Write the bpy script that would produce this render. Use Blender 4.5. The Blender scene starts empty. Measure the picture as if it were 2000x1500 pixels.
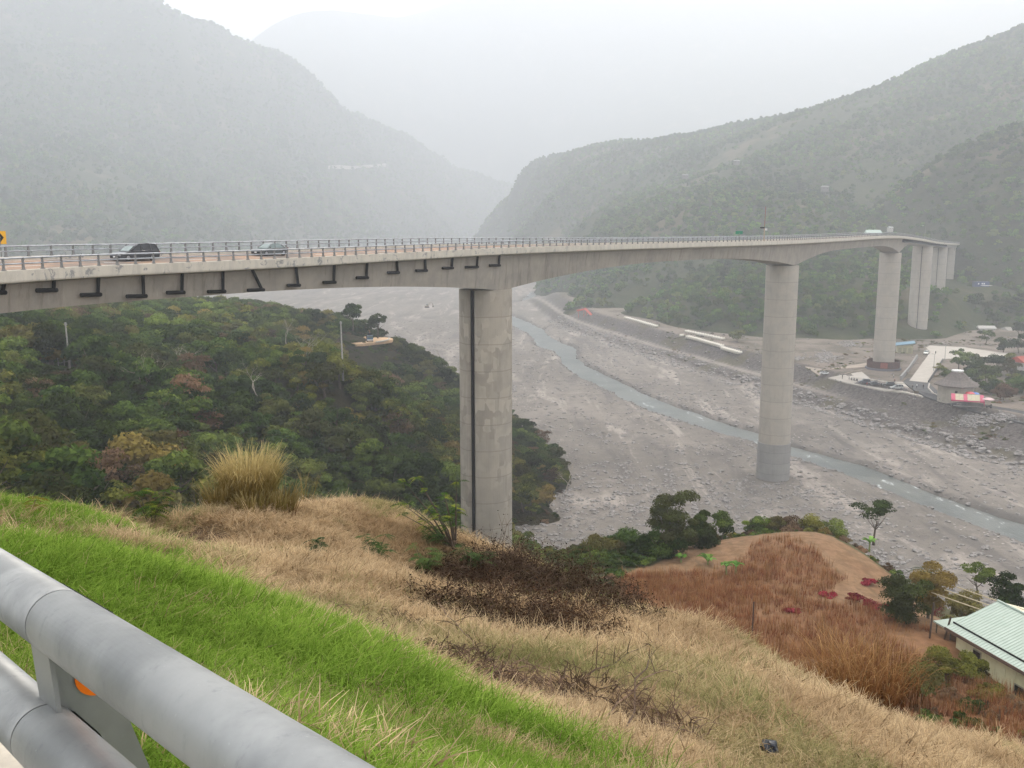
import bpy, bmesh, math, random
import numpy as np
from mathutils import Vector, Matrix, noise as mnoise

# ------------------------------------------------------------------ camera, sky, sun, exposure
ZC = 70.0                      # camera height above the river
PITCH = math.radians(9.5)
F = 1850.0                     # focal length for a frame 2000 wide
scene = bpy.context.scene
C = scene.collection
cd = bpy.data.cameras.new("camera"); cam = bpy.data.objects.new("camera", cd); C.objects.link(cam)
cam.location = (0, 0, ZC); cam.rotation_euler = (math.pi/2 - PITCH, 0, 0)
cd.sensor_width = 36.0; cd.lens = 36.0*F/2000.0; cd.clip_start = 0.05; cd.clip_end = 30000
scene.camera = cam

world = bpy.data.worlds.new("World"); scene.world = world; world.use_nodes = True
wn = world.node_tree.nodes; wl = world.node_tree.links
SUN_EL, SUN_AZ = math.radians(52), math.radians(28)     # azimuth measured clockwise from +Y
sky = wn.new("ShaderNodeTexSky"); sky.sky_type = 'NISHITA'; sky.sun_disc = False
sky.sun_elevation = SUN_EL; sky.sun_rotation = SUN_AZ; sky.dust_density = 4.0
bg = wn["Background"]; bg.inputs["Strength"].default_value = 0.13
mixc = wn.new("ShaderNodeMix"); mixc.data_type = 'RGBA'
mixc.inputs["Factor"].default_value = 0.86
wl.new(sky.outputs[0], mixc.inputs[6]); mixc.inputs[7].default_value = (9.8, 9.5, 9.0, 1)   # the even cloud layer
wl.new(mixc.outputs[2], bg.inputs["Color"])
sl = bpy.data.lights.new("sun", 'SUN'); sl.energy = 1.5; sl.angle = math.radians(14); sl.color = (1, .90, .78)
sun = bpy.data.objects.new("sun", sl); C.objects.link(sun)
sdir = Vector((math.sin(SUN_AZ)*math.cos(SUN_EL), math.cos(SUN_AZ)*math.cos(SUN_EL), math.sin(SUN_EL)))
sun.rotation_euler = sdir.to_track_quat('Z', 'Y').to_euler()
scene.view_settings.view_transform = 'Standard'; scene.view_settings.look = 'None'
scene.view_settings.exposure = 0.8; scene.view_settings.gamma = 1.0
scene.render.engine = 'CYCLES'
cy = scene.cycles
cy.use_denoising = True
cy.max_bounces = 6; cy.diffuse_bounces = 3; cy.glossy_bounces = 2; cy.transmission_bounces = 2
cy.volume_bounces = 3; cy.transparent_max_bounces = 8
cy.caustics_reflective = False; cy.caustics_refractive = False
cy.use_adaptive_sampling = True; cy.adaptive_threshold = 0.02

HAZE_DENSITY = 0.00048

# ------------------------------------------------------------------ helpers
rng = np.random.default_rng(11)
random.seed(5)
sp, cp = math.sin(PITCH), math.cos(PITCH)

def ray(px, py):
    xn = (px-1000)/F; yn = (py-750)/F
    return Vector((xn, cp - yn*sp, -sp - yn*cp))
def P(px, py, Y):
    d = ray(px, py); return Vector((0, 0, ZC)) + d*(Y/d.y)
def GZ(px, py, z):
    d = ray(px, py); return Vector((0, 0, ZC)) + d*((z-ZC)/d.z)
def pxof(p):
    v = Vector(p) - Vector((0, 0, ZC))
    c = v.y*cp - v.z*sp; u = v.y*sp + v.z*cp
    return 1000 + F*v.x/c, 750 - F*u/c
def G(px, py, hf, y0, y1, n=400):
    """where the sight line through a photo point meets the ground hf"""
    d = ray(px, py)
    ys = np.geomspace(y0, y1, n); t = ys/d.y
    X = d.x*t; Z = ZC + d.z*t
    h = hf(X, ys)
    k = np.argmax(Z < h) if (Z < h).any() else n-1
    a, b = ys[max(k-1, 0)], ys[k]
    for _ in range(12):
        m = (a+b)/2
        if ZC + d.z*m/d.y < hf(np.array([d.x*m/d.y]), np.array([m]))[0]: b = m
        else: a = m
    x = d.x*b/d.y
    return Vector((x, b, float(hf(np.array([x]), np.array([b]))[0])))

_perm = rng.random((256, 256))
def vnoise(x, y):
    xi = np.floor(x).astype(int); yi = np.floor(y).astype(int)
    fx = x-xi; fy = y-yi; fx = fx*fx*(3-2*fx); fy = fy*fy*(3-2*fy)
    g = lambda a, b: _perm[a & 255, b & 255]
    return (g(xi, yi)*(1-fx)+g(xi+1, yi)*fx)*(1-fy) + (g(xi, yi+1)*(1-fx)+g(xi+1, yi+1)*fx)*fy
def fbm(x, y, s, o=4):
    r = 0; a = 1; t = 0
    for k in range(o):
        r = r + a*(vnoise(x/s+37.1*k, y/s+11.7*k)-.5); t += a; a *= .5; s *= .5
    return r/t*2
def sstep(a, b, x):
    t = np.clip((x-a)/(b-a), 0, 1); return t*t*(3-2*t)

class TPS:
    def __init__(s, pts, reg=1e-3):
        p = np.array(pts, float); s.sc = np.abs(p[:, :2]).max()
        s.p = p[:, :2]/s.sc; z = p[:, 2]; n = len(p)
        K = s.k(s.p[:, 0][:, None]-s.p[:, 0], s.p[:, 1][:, None]-s.p[:, 1]) + np.eye(n)*reg
        A = np.zeros((n+3, n+3)); A[:n, :n] = K; A[:n, n] = 1; A[:n, n+1:] = s.p
        A[n, :n] = 1; A[n+1:, :n] = s.p.T
        s.w = np.linalg.solve(A, np.r_[z, 0, 0, 0])
    def k(s, dx, dy):
        r2 = dx*dx+dy*dy; return .5*r2*np.log(r2+1e-12)
    def __call__(s, X, Y):
        X = np.asarray(X, float); Y = np.asarray(Y, float); sh = X.shape
        x = X.ravel()/s.sc; y = Y.ravel()/s.sc; out = np.empty(len(x)); n = len(s.p)
        for i in range(0, len(x), 40000):
            a = x[i:i+40000]; b = y[i:i+40000]
            out[i:i+40000] = s.k(a[:, None]-s.p[:, 0], b[:, None]-s.p[:, 1])@s.w[:n] + s.w[n] + a*s.w[n+1] + b*s.w[n+2]
        return out.reshape(sh)

def np_mesh(name, V, Fq, mats=(), attrs=None, smooth=False, k=4):
    """V (n,3), Fq (m,k) uniform faces"""
    me = bpy.data.meshes.new(name); V = np.asarray(V, np.float32); Fq = np.asarray(Fq, np.int32)
    me.vertices.add(len(V)); me.vertices.foreach_set("co", V.ravel())
    me.loops.add(Fq.size); me.loops.foreach_set("vertex_index", Fq.ravel())
    me.polygons.add(len(Fq)); me.polygons.foreach_set("loop_start", np.arange(0, Fq.size, k, dtype=np.int32))
    try: me.polygons.foreach_set("loop_total", np.full(len(Fq), k, np.int32))
    except Exception: pass
    me.update(calc_edges=True)
    if smooth: me.polygons.foreach_set("use_smooth", np.ones(len(Fq), bool))
    for m in mats: me.materials.append(m)
    for an, (dom, arr) in (attrs or {}).items():
        a = me.attributes.new(an, 'FLOAT', dom); a.data.foreach_set("value", np.asarray(arr, np.float32))
    me.validate(); me.update()
    return me

def ob(name, me, parent=None, loc=None, mat=None, rot=None):
    o = bpy.data.objects.new(name, me); C.objects.link(o)
    if mat: me.materials.append(mat)
    if parent: o.parent = parent
    if loc is not None: o.location = loc
    if rot is not None: o.rotation_euler = rot
    return o
def tag(o, label, cat, group=None, kind=None):
    o["label"] = label; o["category"] = cat
    if group: o["group"] = group
    if kind: o["kind"] = kind
    return o
def thing(name, label, cat, loc=(0, 0, 0), rz=0, group=None):
    o = bpy.data.objects.new(name, None); C.objects.link(o)
    o.empty_display_size = .2; o.location = loc; o.rotation_euler = (0, 0, rz)
    return tag(o, label, cat, group)
def struct(o, label=None):
    o["kind"] = "structure"
    if label: o["label"] = label
    return o
def stuff(o, label=None):
    o["kind"] = "stuff"
    if label: o["label"] = label
    return o
def copy_tree(o, loc, rz, label=None, scale=None):
    r = o.copy(); C.objects.link(r); r.location = loc; r.rotation_euler = (0, 0, rz)
    if scale is not None: r.scale = (scale,)*3 if not hasattr(scale, '__len__') else scale
    if label: r["label"] = label
    for ch in list(o.children):
        c = ch.copy(); C.objects.link(c); c.parent = r
        for g in list(ch.children):
            d = g.copy(); C.objects.link(d); d.parent = c
    return r

class MB:
    """collects simple shapes into one mesh"""
    def __init__(s): s.v = []; s.f = []
    def add(s, vs, fs):
        n = len(s.v); s.v += [tuple(v) for v in vs]; s.f += [tuple(i+n for i in f) for f in fs]; return s
    def box(s, c, d, rz=0, taper=1.0):
        x, y, z = d[0]/2, d[1]/2, d[2]/2; cs, sn = math.cos(rz), math.sin(rz); vs = []
        for k, q in ((-1, 1.0), (1, taper)):
            for a, b in ((-1, -1), (1, -1), (1, 1), (-1, 1)):
                u, w = a*x*q, b*y*q; vs.append((c[0]+u*cs-w*sn, c[1]+u*sn+w*cs, c[2]+k*z))
        return s.add(vs, [(3, 2, 1, 0), (4, 5, 6, 7), (0, 1, 5, 4), (1, 2, 6, 5), (2, 3, 7, 6), (3, 0, 4, 7)])
    def tube(s, pts, rad, n=8, cap=True):
        pts = [Vector(p) for p in pts]
        if not hasattr(rad, '__len__'): rad = [rad]*len(pts)
        vs = []; fs = []; up = None
        for i, p in enumerate(pts):
            t = (pts[min(i+1, len(pts)-1)]-pts[max(i-1, 0)])
            if t.length < 1e-9: t = Vector((0, 0, 1))
            t.normalize()
            if up is None:
                up = Vector((0, 0, 1)) if abs(t.z) < .9 else Vector((1, 0, 0))
            a = t.cross(up).normalized(); up = a.cross(t).normalized()
            for k in range(n):
                th = 2*math.pi*k/n; vs.append(p + (a*math.cos(th)+up*math.sin(th))*rad[i])
        for i in range(len(pts)-1):
            for k in range(n):
                fs.append((i*n+k, i*n+(k+1) % n, (i+1)*n+(k+1) % n, (i+1)*n+k))
        if cap: fs += [tuple(range(n-1, -1, -1)), tuple((len(pts)-1)*n+k for k in range(n))]
        return s.add(vs, fs)
    def loft(s, rings, closed=True, cap=True):
        n = len(rings[0]); vs = [v for r in rings for v in r]; fs = []
        for i in range(len(rings)-1):
            for k in range(n if closed else n-1):
                fs.append((i*n+k, i*n+(k+1) % n, (i+1)*n+(k+1) % n, (i+1)*n+k))
        if cap: fs += [tuple(range(n-1, -1, -1)), tuple((len(rings)-1)*n+k for k in range(n))]
        return s.add(vs, fs)
    def build(s, name, mat, parent=None, smooth=False, loc=None, rot=None, bevel=0):
        me = bpy.data.meshes.new(name); me.from_pydata(s.v, [], s.f)
        bm = bmesh.new(); bm.from_mesh(me); bmesh.ops.recalc_face_normals(bm, faces=bm.faces)
        if bevel:
            bmesh.ops.bevel(bm, geom=[e for e in bm.edges if len(e.link_faces) == 2 and e.calc_face_angle(0) > .6], offset=bevel, segments=2, affect='EDGES', profile=.6)
        bm.to_mesh(me); bm.free()
        if smooth:
            for p in me.polygons: p.use_smooth = True
        return ob(name, me, parent, loc, mat, rot)

# ------------------------------------------------------------------ materials
def newmat(name):
    m = bpy.data.materials.new(name); m.use_nodes = True
    nt = m.node_tree; b = nt.nodes["Principled BSDF"]; return m, nt, b
def N(nt, t, **kw):
    n = nt.nodes.new(t)
    for k, v in kw.items():
        if k in n.inputs: n.inputs[k].default_value = v
        else: setattr(n, k, v)
    return n
def mixn(nt, fac, a, b, blend='MIX'):
    n = nt.nodes.new("ShaderNodeMix"); n.data_type = 'RGBA'; n.blend_type = blend
    for sock, v in ((n.inputs[0], fac), (n.inputs[6], a), (n.inputs[7], b)):
        if hasattr(v, 'is_output'): nt.links.new(v, sock)
        elif isinstance(v, (int, float)): sock.default_value = v
        else: sock.default_value = (*v, 1) if len(v) == 3 else v
    return n.outputs[2]
def ramp(nt, v, a, b):
    n = nt.nodes.new("ShaderNodeMapRange"); n.interpolation_type = 'SMOOTHSTEP'
    nt.links.new(v, n.inputs[0]); n.inputs[1].default_value = a; n.inputs[2].default_value = b
    return n.outputs[0]
def math_(nt, op, a, b=None):
    n = nt.nodes.new("ShaderNodeMath"); n.operation = op
    for i, v in enumerate((a, b)):
        if v is None: continue
        if hasattr(v, 'is_output'): nt.links.new(v, n.inputs[i])
        else: n.inputs[i].default_value = v
    return n.outputs[0]
def coords(nt, scale=(1, 1, 1), obj=False, rot=(0, 0, 0)):
    if obj: src = nt.nodes.new("ShaderNodeTexCoord").outputs["Object"]
    else: src = nt.nodes.new("ShaderNodeNewGeometry").outputs["Position"]
    mp = nt.nodes.new("ShaderNodeMapping"); mp.inputs["Scale"].default_value = scale; mp.inputs["Rotation"].default_value = rot
    nt.links.new(src, mp.inputs[0]); return mp.outputs[0]
def noise(nt, vec, scale, detail=6, rough=.6, dist=0):
    n = N(nt, "ShaderNodeTexNoise", Scale=scale, Detail=detail, Roughness=rough, Distortion=dist)
    nt.links.new(vec, n.inputs["Vector"]); return n.outputs["Fac"]
def attr(nt, name):
    n = nt.nodes.new("ShaderNodeAttribute"); n.attribute_name = name; return n.outputs["Fac"]
def bump(nt, b, h, strength, dist):
    n = nt.nodes.new("ShaderNodeBump"); n.inputs["Strength"].default_value = strength; n.inputs["Distance"].default_value = dist
    nt.links.new(h, n.inputs["Height"]); nt.links.new(n.outputs[0], b.inputs["Normal"])

def M(name, c1, c2=None, scale=3.0, rough=.8, metal=0.0, bmp=.0, spec=.3, obj=True, stretch=(1, 1, 1), lo=.35, hi=.65, coat=0):
    m, nt, b = newmat(name)
    b.inputs["Roughness"].default_value = rough; b.inputs["Metallic"].default_value = metal
    b.inputs["Specular IOR Level"].default_value = spec; b.inputs["Coat Weight"].default_value = coat
    if c2 is None: c2 = tuple(x*.85 for x in c1)
    v = coords(nt, stretch, obj); f = noise(nt, v, scale)
    nt.links.new(mixn(nt, ramp(nt, f, lo, hi), c1, c2), b.inputs["Base Color"])
    if bmp: bump(nt, b, f, .6, bmp)
    return m

def foliage_mat(name, cols, trans=.25, inst=True):
    """cols: dark, mid, light, odd (yellow or brown leaves)"""
    m, nt, b = newmat(name); nt.nodes.remove(b)
    t = attr(nt, "tint")
    c = mixn(nt, ramp(nt, t, 0, .55), cols[0], cols[1]); c = mixn(nt, ramp(nt, t, .5, 1), c, cols[2])
    oi = nt.nodes.new("ShaderNodeObjectInfo").outputs["Random"]
    pos = coords(nt); n1 = noise(nt, pos, .02, 3)
    c = mixn(nt, math_(nt, 'MULTIPLY', ramp(nt, oi, .62, 1.0), .75), c, cols[3])
    c = mixn(nt, math_(nt, 'MULTIPLY', ramp(nt, n1, .5, .68), .3), c, cols[3])
    hs = nt.nodes.new("ShaderNodeHueSaturation"); nt.links.new(c, hs.inputs["Color"])
    mr = N(nt, "ShaderNodeMapRange"); mr.inputs[3].default_value = .55; mr.inputs[4].default_value = 1.5
    wn_ = N(nt, "ShaderNodeTexWhiteNoise", noise_dimensions='1D'); nt.links.new(oi, wn_.inputs["W"])
    nt.links.new(wn_.outputs[0], mr.inputs[0]); nv = N(nt, 'ShaderNodeMapRange'); nv.inputs[1].default_value = .35; nv.inputs[2].default_value = .65; nv.inputs[3].default_value = .62; nv.inputs[4].default_value = 1.4
    nt.links.new(noise(nt, pos, .009, 4), nv.inputs[0]); nt.links.new(math_(nt, 'MULTIPLY', mr.outputs[0], nv.outputs[0]), hs.inputs["Value"])
    d = nt.nodes.new("ShaderNodeBsdfDiffuse"); tr = nt.nodes.new("ShaderNodeBsdfTranslucent"); mx = nt.nodes.new("ShaderNodeMixShader")
    mx.inputs[0].default_value = trans
    nt.links.new(hs.outputs[0], d.inputs[0]); nt.links.new(hs.outputs[0], tr.inputs[0])
    nt.links.new(d.outputs[0], mx.inputs[1]); nt.links.new(tr.outputs[0], mx.inputs[2])
    nt.links.new(mx.outputs[0], nt.nodes["Material Output"].inputs[0])
    return m

def blade_mat(name, base, mid, tip, odd, trans=.3, oddw=.6):
    m, nt, b = newmat(name); nt.nodes.remove(b)
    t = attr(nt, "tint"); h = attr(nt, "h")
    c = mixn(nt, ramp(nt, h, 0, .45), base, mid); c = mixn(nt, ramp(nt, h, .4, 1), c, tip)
    oi = nt.nodes.new("ShaderNodeObjectInfo").outputs["Random"]
    n1 = noise(nt, coords(nt), .45, 4)
    c = mixn(nt, math_(nt, 'MULTIPLY', ramp(nt, n1, .42, .66), oddw), c, odd)
    n5 = noise(nt, coords(nt), 1.7, 5, .7); c = mixn(nt, math_(nt, 'MULTIPLY', ramp(nt, n5, .5, .7), .5), c, tuple(x*.42 for x in odd))
    hs = nt.nodes.new("ShaderNodeHueSaturation"); nt.links.new(c, hs.inputs["Color"])
    s = math_(nt, 'ADD', math_(nt, 'MULTIPLY', oi, .45), math_(nt, 'MULTIPLY', t, .5))
    nt.links.new(math_(nt, 'ADD', s, .5), hs.inputs["Value"])
    d = nt.nodes.new("ShaderNodeBsdfDiffuse"); tr = nt.nodes.new("ShaderNodeBsdfTranslucent"); mx = nt.nodes.new("ShaderNodeMixShader")
    mx.inputs[0].default_value = trans
    nt.links.new(hs.outputs[0], d.inputs[0]); nt.links.new(hs.outputs[0], tr.inputs[0])
    nt.links.new(d.outputs[0], mx.inputs[1]); nt.links.new(tr.outputs[0], mx.inputs[2])
    nt.links.new(mx.outputs[0], nt.nodes["Material Output"].inputs[0])
    return m

def concrete(name, c1, c2, streak=.5, lifts=0, patches=0):
    m, nt, b = newmat(name); b.inputs["Roughness"].default_value = .85; b.inputs["Specular IOR Level"].default_value = .2
    v = coords(nt)
    n1 = noise(nt, v, .35, 8, .65); c = mixn(nt, ramp(nt, n1, .35, .68), c1, c2)
    vs = coords(nt, (1, 1, .07)); n2 = noise(nt, vs, 1.3, 5, .7)
    c = mixn(nt, math_(nt, 'MULTIPLY', ramp(nt, n2, .5, .72), streak), c, tuple(x*.5 for x in c1))
    n2b = noise(nt, vs, 2.6, 3, .6)
    c = mixn(nt, math_(nt, 'MULTIPLY', ramp(nt, n2b, .6, .75), streak*.6), c, tuple(min(1, x*1.35) for x in c1))
    if patches:
        vo = N(nt, "ShaderNodeTexVoronoi", distance='CHEBYCHEV', Scale=.9); nt.links.new(coords(nt, (1, 1, .55)), vo.inputs["Vector"])
        sep = nt.nodes.new("ShaderNodeSeparateColor"); nt.links.new(vo.outputs["Color"], sep.inputs[0])
        n3 = noise(nt, v, .2, 3)
        fac = math_(nt, 'MULTIPLY', math_(nt, 'MULTIPLY', ramp(nt, sep.outputs[0], .5, .62), ramp(nt, n3, .4, .62)), patches)
        c = mixn(nt, fac, c, tuple(x*.62 for x in c1))
        fac = math_(nt, 'MULTIPLY', math_(nt, 'MULTIPLY', ramp(nt, sep.outputs[1], .6, .65), ramp(nt, n3, .4, .55)), patches)
        c = mixn(nt, fac, c, tuple(min(1, x*1.28) for x in c1))
    if lifts:
        g = nt.nodes.new("ShaderNodeSeparateXYZ"); nt.links.new(v, g.inputs[0])
        wob = math_(nt, 'ADD', g.outputs[2], math_(nt, 'MULTIPLY', n1, .3))
        fr = math_(nt, 'FRACT', math_(nt, 'DIVIDE', wob, lifts))
        line = math_(nt, 'LESS_THAN', fr, .035)
        c = mixn(nt, math_(nt, 'MULTIPLY', line, .45), c, tuple(x*.45 for x in c1))
        band = N(nt, "ShaderNodeTexWhiteNoise", noise_dimensions='1D'); nt.links.new(math_(nt, 'FLOOR', math_(nt, 'DIVIDE', wob, lifts)), band.inputs["W"])
        c = mixn(nt, math_(nt, 'MULTIPLY', band.outputs[0], .22), c, tuple(x*.7 for x in c1))
    nt.links.new(c, b.inputs["Base Color"]); bump(nt, b, noise(nt, v, 3, 6), .3, .05)
    return m

m_pier = concrete("pier_concrete", (.40, .35, .29), (.335, .30, .255), .4, 4.3, .55)
m_pier2 = concrete("far_pier_concrete", (.42, .375, .32), (.36, .33, .29), .3, 4.6, .12)
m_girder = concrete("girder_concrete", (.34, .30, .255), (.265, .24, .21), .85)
m_newcon = concrete("new_concrete", (.27, .262, .25), (.31, .30, .285), .2, 3.0)
m_deck = concrete("deck_concrete", (.5, .46, .4), (.42, .38, .33), .3)
m_plaza = concrete("plaza_concrete", (.46, .42, .37), (.40, .365, .32), 0)
m_steel = M("galvanised_steel", (.33, .335, .33), (.24, .245, .24), 2.2, .42, .55, .0, .5)
m_railfar = M("rail_steel", (.42, .44, .47), (.30, .31, .34), 1.5, .5, .45)
m_post = M("post_steel", (.25, .245, .24), (.17, .165, .16), 3, .55, .4)
m_black = M("black_pipe", (.008, .008, .009), (.016, .015, .015), 2, .8, spec=.1)
m_asphalt = M("asphalt", (.055, .055, .06), (.09, .088, .085), .4, .9)
m_dust = M("dusty_road", (.30, .2, .14), (.17, .14, .12), .25, .9, obj=False, lo=.4, hi=.6)
m_white = M("white_paint", (.75, .75, .74), (.6, .6, .58), 2, .5)
m_bark = M("bark", (.13, .10, .075), (.07, .055, .045), 6, .9)
m_palebark = M("pale_bark", (.38, .34, .28), (.25, .21, .17), 4, .9)
m_deadwood = M("dead_twig", (.06, .035, .022), (.12, .075, .045), 4, .9)
m_deadpale = M("dry_twig", (.22, .14, .09), (.12, .075, .05), 4, .9)
m_rock = M("river_rock", (.30, .275, .255), (.12, .113, .108), .8, .9, bmp=.05)
m_tyre = M("tyre_rubber", (.02, .02, .02), (.035, .035, .035), 5, .8)
m_rim = M("wheel_rim", (.4, .4, .42), (.3, .3, .32), 5, .35, .8)
m_glass, _nt, _b = newmat("car_glass"); _b.inputs["Base Color"].default_value = (.16, .21, .2, 1); _b.inputs["Roughness"].default_value = .08; _b.inputs["Specular IOR Level"].default_value = .8
m_dkglass, _nt, _b = newmat("dark_glass"); _b.inputs["Base Color"].default_value = (.012, .013, .015, 1); _b.inputs["Roughness"].default_value = .1
def paint(name, c): return M(name, c, tuple(x*.9 for x in c), 1.2, .28, .2, 0, .5, coat=.5)
m_lamp = M("lamp_glass", (.8, .8, .78), (.6, .6, .6), 8, .15)
m_red = M("red_lens", (.35, .01, .01), (.2, .01, .01), 8, .3)
m_yellow = M("sign_yellow", (.8, .42, .02), (.7, .36, .02), 3, .5)
m_orange = M("orange_reflector", (.85, .2, .01), (.75, .16, .01), 20, .35)
m_greensign = M("green_sign", (.02, .25, .12), (.02, .18, .1), 3, .5)

FG = dict(
    dark=((.010, .020, .006), (.032, .056, .012), (.082, .122, .024), (.05, .045, .02)),
    mid=((.019, .031, .008), (.06, .09, .018), (.14, .18, .034), (.11, .085, .032)),
    yellow=((.028, .036, .008), (.09, .105, .018), (.22, .22, .04), (.19, .125, .04)),
    brown=((.035, .024, .014), (.09, .06, .035), (.15, .105, .065), (.19, .11, .065)))
m_fol = {k: foliage_mat("foliage_"+k, v) for k, v in FG.items()}
m_farfol = foliage_mat("foliage_hills", ((.018,.046,.009), (.055,.115,.015), (.13,.20,.026), (.12,.13,.03)))
m_banana = foliage_mat("banana_leaf", ((.04, .09, .02), (.08, .17, .035), (.15, .26, .06), (.14, .2, .045)), .35)

# ------------------------------------------------------------------ terrain: height functions (metres, river at about 0)
def pts(lst, dz=0.0): return [(p.x, p.y, p.z+dz) for p in (P(*t) for t in lst)]

# near slope below the road
_near = pts([(0,1060,7),(0,957,14),(150,975,15),(230,1000,16),(300,1012,17),(-300,950,16),(-300,1100,7),(-600,1000,14),(-900,1200,7),
 (300,1250,5.5),(600,1450,3.6),(700,1500,3.2),(150,1100,8.5),(450,1150,10),
 (900,1500,4.4),(1200,1500,6),(1500,1500,8),(2000,1500,11),(2400,1560,11),
 (1200,1182,18),(1300,1190,18),(1400,1235,17),(1500,1285,16),(1600,1335,15),(1700,1383,14.4),(1850,1420,14),(2000,1455,13.5),(2300,1530,13),
 (640,1200,10),(850,1110,18.5),(1000,1140,17.5),(1000,1400,6.5),(1300,1350,9.5),(1500,1400,9.5),(1750,1450,10.5),(1100,1250,12.5),(1250,1260,13),
 (400,1004,19),(550,992,21),(620,982,22.5),(700,969,23.5),(780,982,23.5),(850,1015,23),(900,1045,22),(1010,1072,21),(1100,1110,20),
 (300,1035,15.5),(500,1080,14),(700,1060,18),(800,1150,14.5),(600,1030,17)])
_near += [(-1.2,1.2,68.4),(1.5,.8,68.3),(3,3,67),(6,2,66.3),(12,2,64),(-4,4,68.2),(-8,7,67.4),(-14,12,66.6),(3,-3,68.3),(-6,-3,68.4),(14,8,62.6)]
ridge = [P(*t) for t in [(-600,1000,14),(-300,950,16),(0,957,14),(150,975,15),(300,1012,17),(550,992,21),(700,969,23.5),(850,1015,23),(1010,1072,21),(1200,1182,18),(1400,1235,17),(1600,1335,15),(1850,1420,14),(2000,1455,13.5),(2300,1530,13)]]
for r in ridge:
    for q, dz in ((1.22, -3.6), (1.6, -11), (2.3, -22), (3.4, -37)):
        _near.append((r.x*q, r.y*q, r.z+dz))
tps_near = TPS(_near, 1e-5)
def h_near(X, Y):
    d = np.hypot(X, Y)
    return tps_near(X, Y) + fbm(X, Y, 3.0, 4)*.2*np.clip(d/8, .2, 1) - .13*sstep(4, 11, d) - .08*sstep(12, 17, d)*sstep(4, 0, X) - .10*sstep(12, 16, d)*sstep(2, 6, X) + np.maximum(0, d-70)*-.3

# terrace with the red stalks and the house
_fld = pts([(1250,1112,92),(1150,1090,95),(1300,1192,78),(1500,1270,66),(1700,1330,58),(1850,1292,67.5),(2000,1362,60),(2300,1400,58),(1380,1062,104),
 (1480,1045,107),(1600,1038,109),(1680,1075,102),(1750,1130,93),(1830,1210,79),(1450,1150,86),(1600,1200,76),(1950,1230,76),(2200,1260,72),(1000,1130,95),(1200,1300,58),(1400,1400,48)])
for p in pts([(1380,1062,104),(1480,1045,107),(1600,1038,109),(1680,1075,102),(1750,1130,93),(1830,1210,83),(2000,1230,84),(2200,1260,80),(1150,1090,97),(1000,1110,97)]):
    for q, dz in ((1.1, -3.6), (1.4, -16), (1.85, -33), (2.4, -46)):
        _fld.append((p[0]*q, p[1]*q, p[2]+dz))
for p in pts([(1860,1300,66.5),(1920,1330,64),(1980,1368,61.5),(2040,1400,59.5)], -.5): _fld.append(p)
for p in pts([(900,1200,70),(700,1300,60)]): _fld.append((p[0], p[1], 28))
_fld.append((-20, 100, 18)); _fld.append((-50, 120, 16))
tps_fld = TPS(_fld, 1e-5)
def h_field(X, Y): return tps_fld(X, Y) + fbm(X, Y, 9, 4)*.5

# wooded spur under the bridge
_sp = pts([(0,600,300),(300,598,330),(520,600,390),(610,622,385),(655,640,360),(-400,620,280),
 (400,730,195),(668,730,205),(760,730,300),(830,755,290),(880,815,262),(700,815,200),
 (800,900,180),(880,960,187),(500,900,150),(500,800,170),(200,800,140),(200,900,115),(0,800,130),(0,900,100),(-400,850,100),(400,965,118),
 (1040,950,218),(1090,1010,212),(1020,890,240),(1085,960,226)], -5.0)
_sp += pts([(133,715,175),(40,716,172),(718,662,320),(700,655,330),(735,668,316)], -.2)
_sp += [(p.x, p.y, 0-2) for p in (GZ(*t, 0) for t in [(1140,1030),(1175,960),(1160,900),(1080,860),(960,810),(900,760),(800,700),(740,640),(640,590),(560,575),(1000,1040)])]
_sp += [(p.x*q, p.y*q, z) for p in (P(0,600,300),P(300,600,330),P(500,595,390)) for q, z in ((1.4, 22), (1.9, -4), (2.4, -14))]
_sp += [(-60,60,40),(-100,60,46),(0,90,22),(10,140,8),(30,170,-5),(-200,150,55),(-25,60,32)]
tps_sp = TPS(_sp, 1e-5)
def h_spur(X, Y): return tps_sp(X, Y) + fbm(X, Y, 40, 5)*2.2 - np.maximum(0, X-28-(Y-200)*.0)*.35

# left mountain
_lm = pts([(250,-40,1450),(310,0,1500),(400,42,1580),(480,80,1650),(520,98,1700),(570,125,1740),(640,182,1800),(720,232,1900),(800,275,2000),(860,312,2100),(930,340,2200),(990,362,2300),(1060,430,2450),
 (0,200,1100),(0,0,1350),(-400,0,1200),(-400,300,800),(0,340,850),(0,470,640),(300,300,1180),(300,400,900),(300,470,800),(600,470,1100),(600,400,1230),(600,330,1400),(500,220,1480),
 (300,365,1000),(400,400,1030),(400,440,930),(500,430,1090),(300,335,1090),(400,350,1150),(0,410,730),(150,440,740),(-200,420,650),(150,300,980),(0,270,960),(450,470,930),(450,380,1150),(800,470,1500),(800,400,1640),(800,340,1820),(900,470,1800),(950,430,2000),(0,100,1220),(-400,470,560),(150,100,1350),(700,290,1650)])
_lm += [(p.x*q, p.y*q, p.z+dz) for p in (P(*t) for t in [(310,0,1500),(400,42,1580),(520,98,1700),(640,182,1800),(720,232,1900),(800,275,2000),(860,312,2100),(930,340,2200),(990,362,2300)]) for q, dz in ((1.03,-12),(1.12,-60),(1.35,-220))]
_lm += [(p.x, p.y, -5) for p in (GZ(*t, 0) for t in [(600,582)])] + [(-330,560,-3),(-150,1250,-3),(0,1600,-3),(150,2100,-5),(-500,400,20),(-20,1750,-2)]
_lm += [(-900,1700,520),(-1400,1500,560),(-1500,900,420)]
_lm = [(x*1.65, y*1.65, 70+(z-70)*1.65) for x, y, z in _lm]
tps_lm = TPS(_lm, 1e-5)
def gully(X, Y, s): return -np.abs(fbm(X, Y, s, 4))
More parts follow.
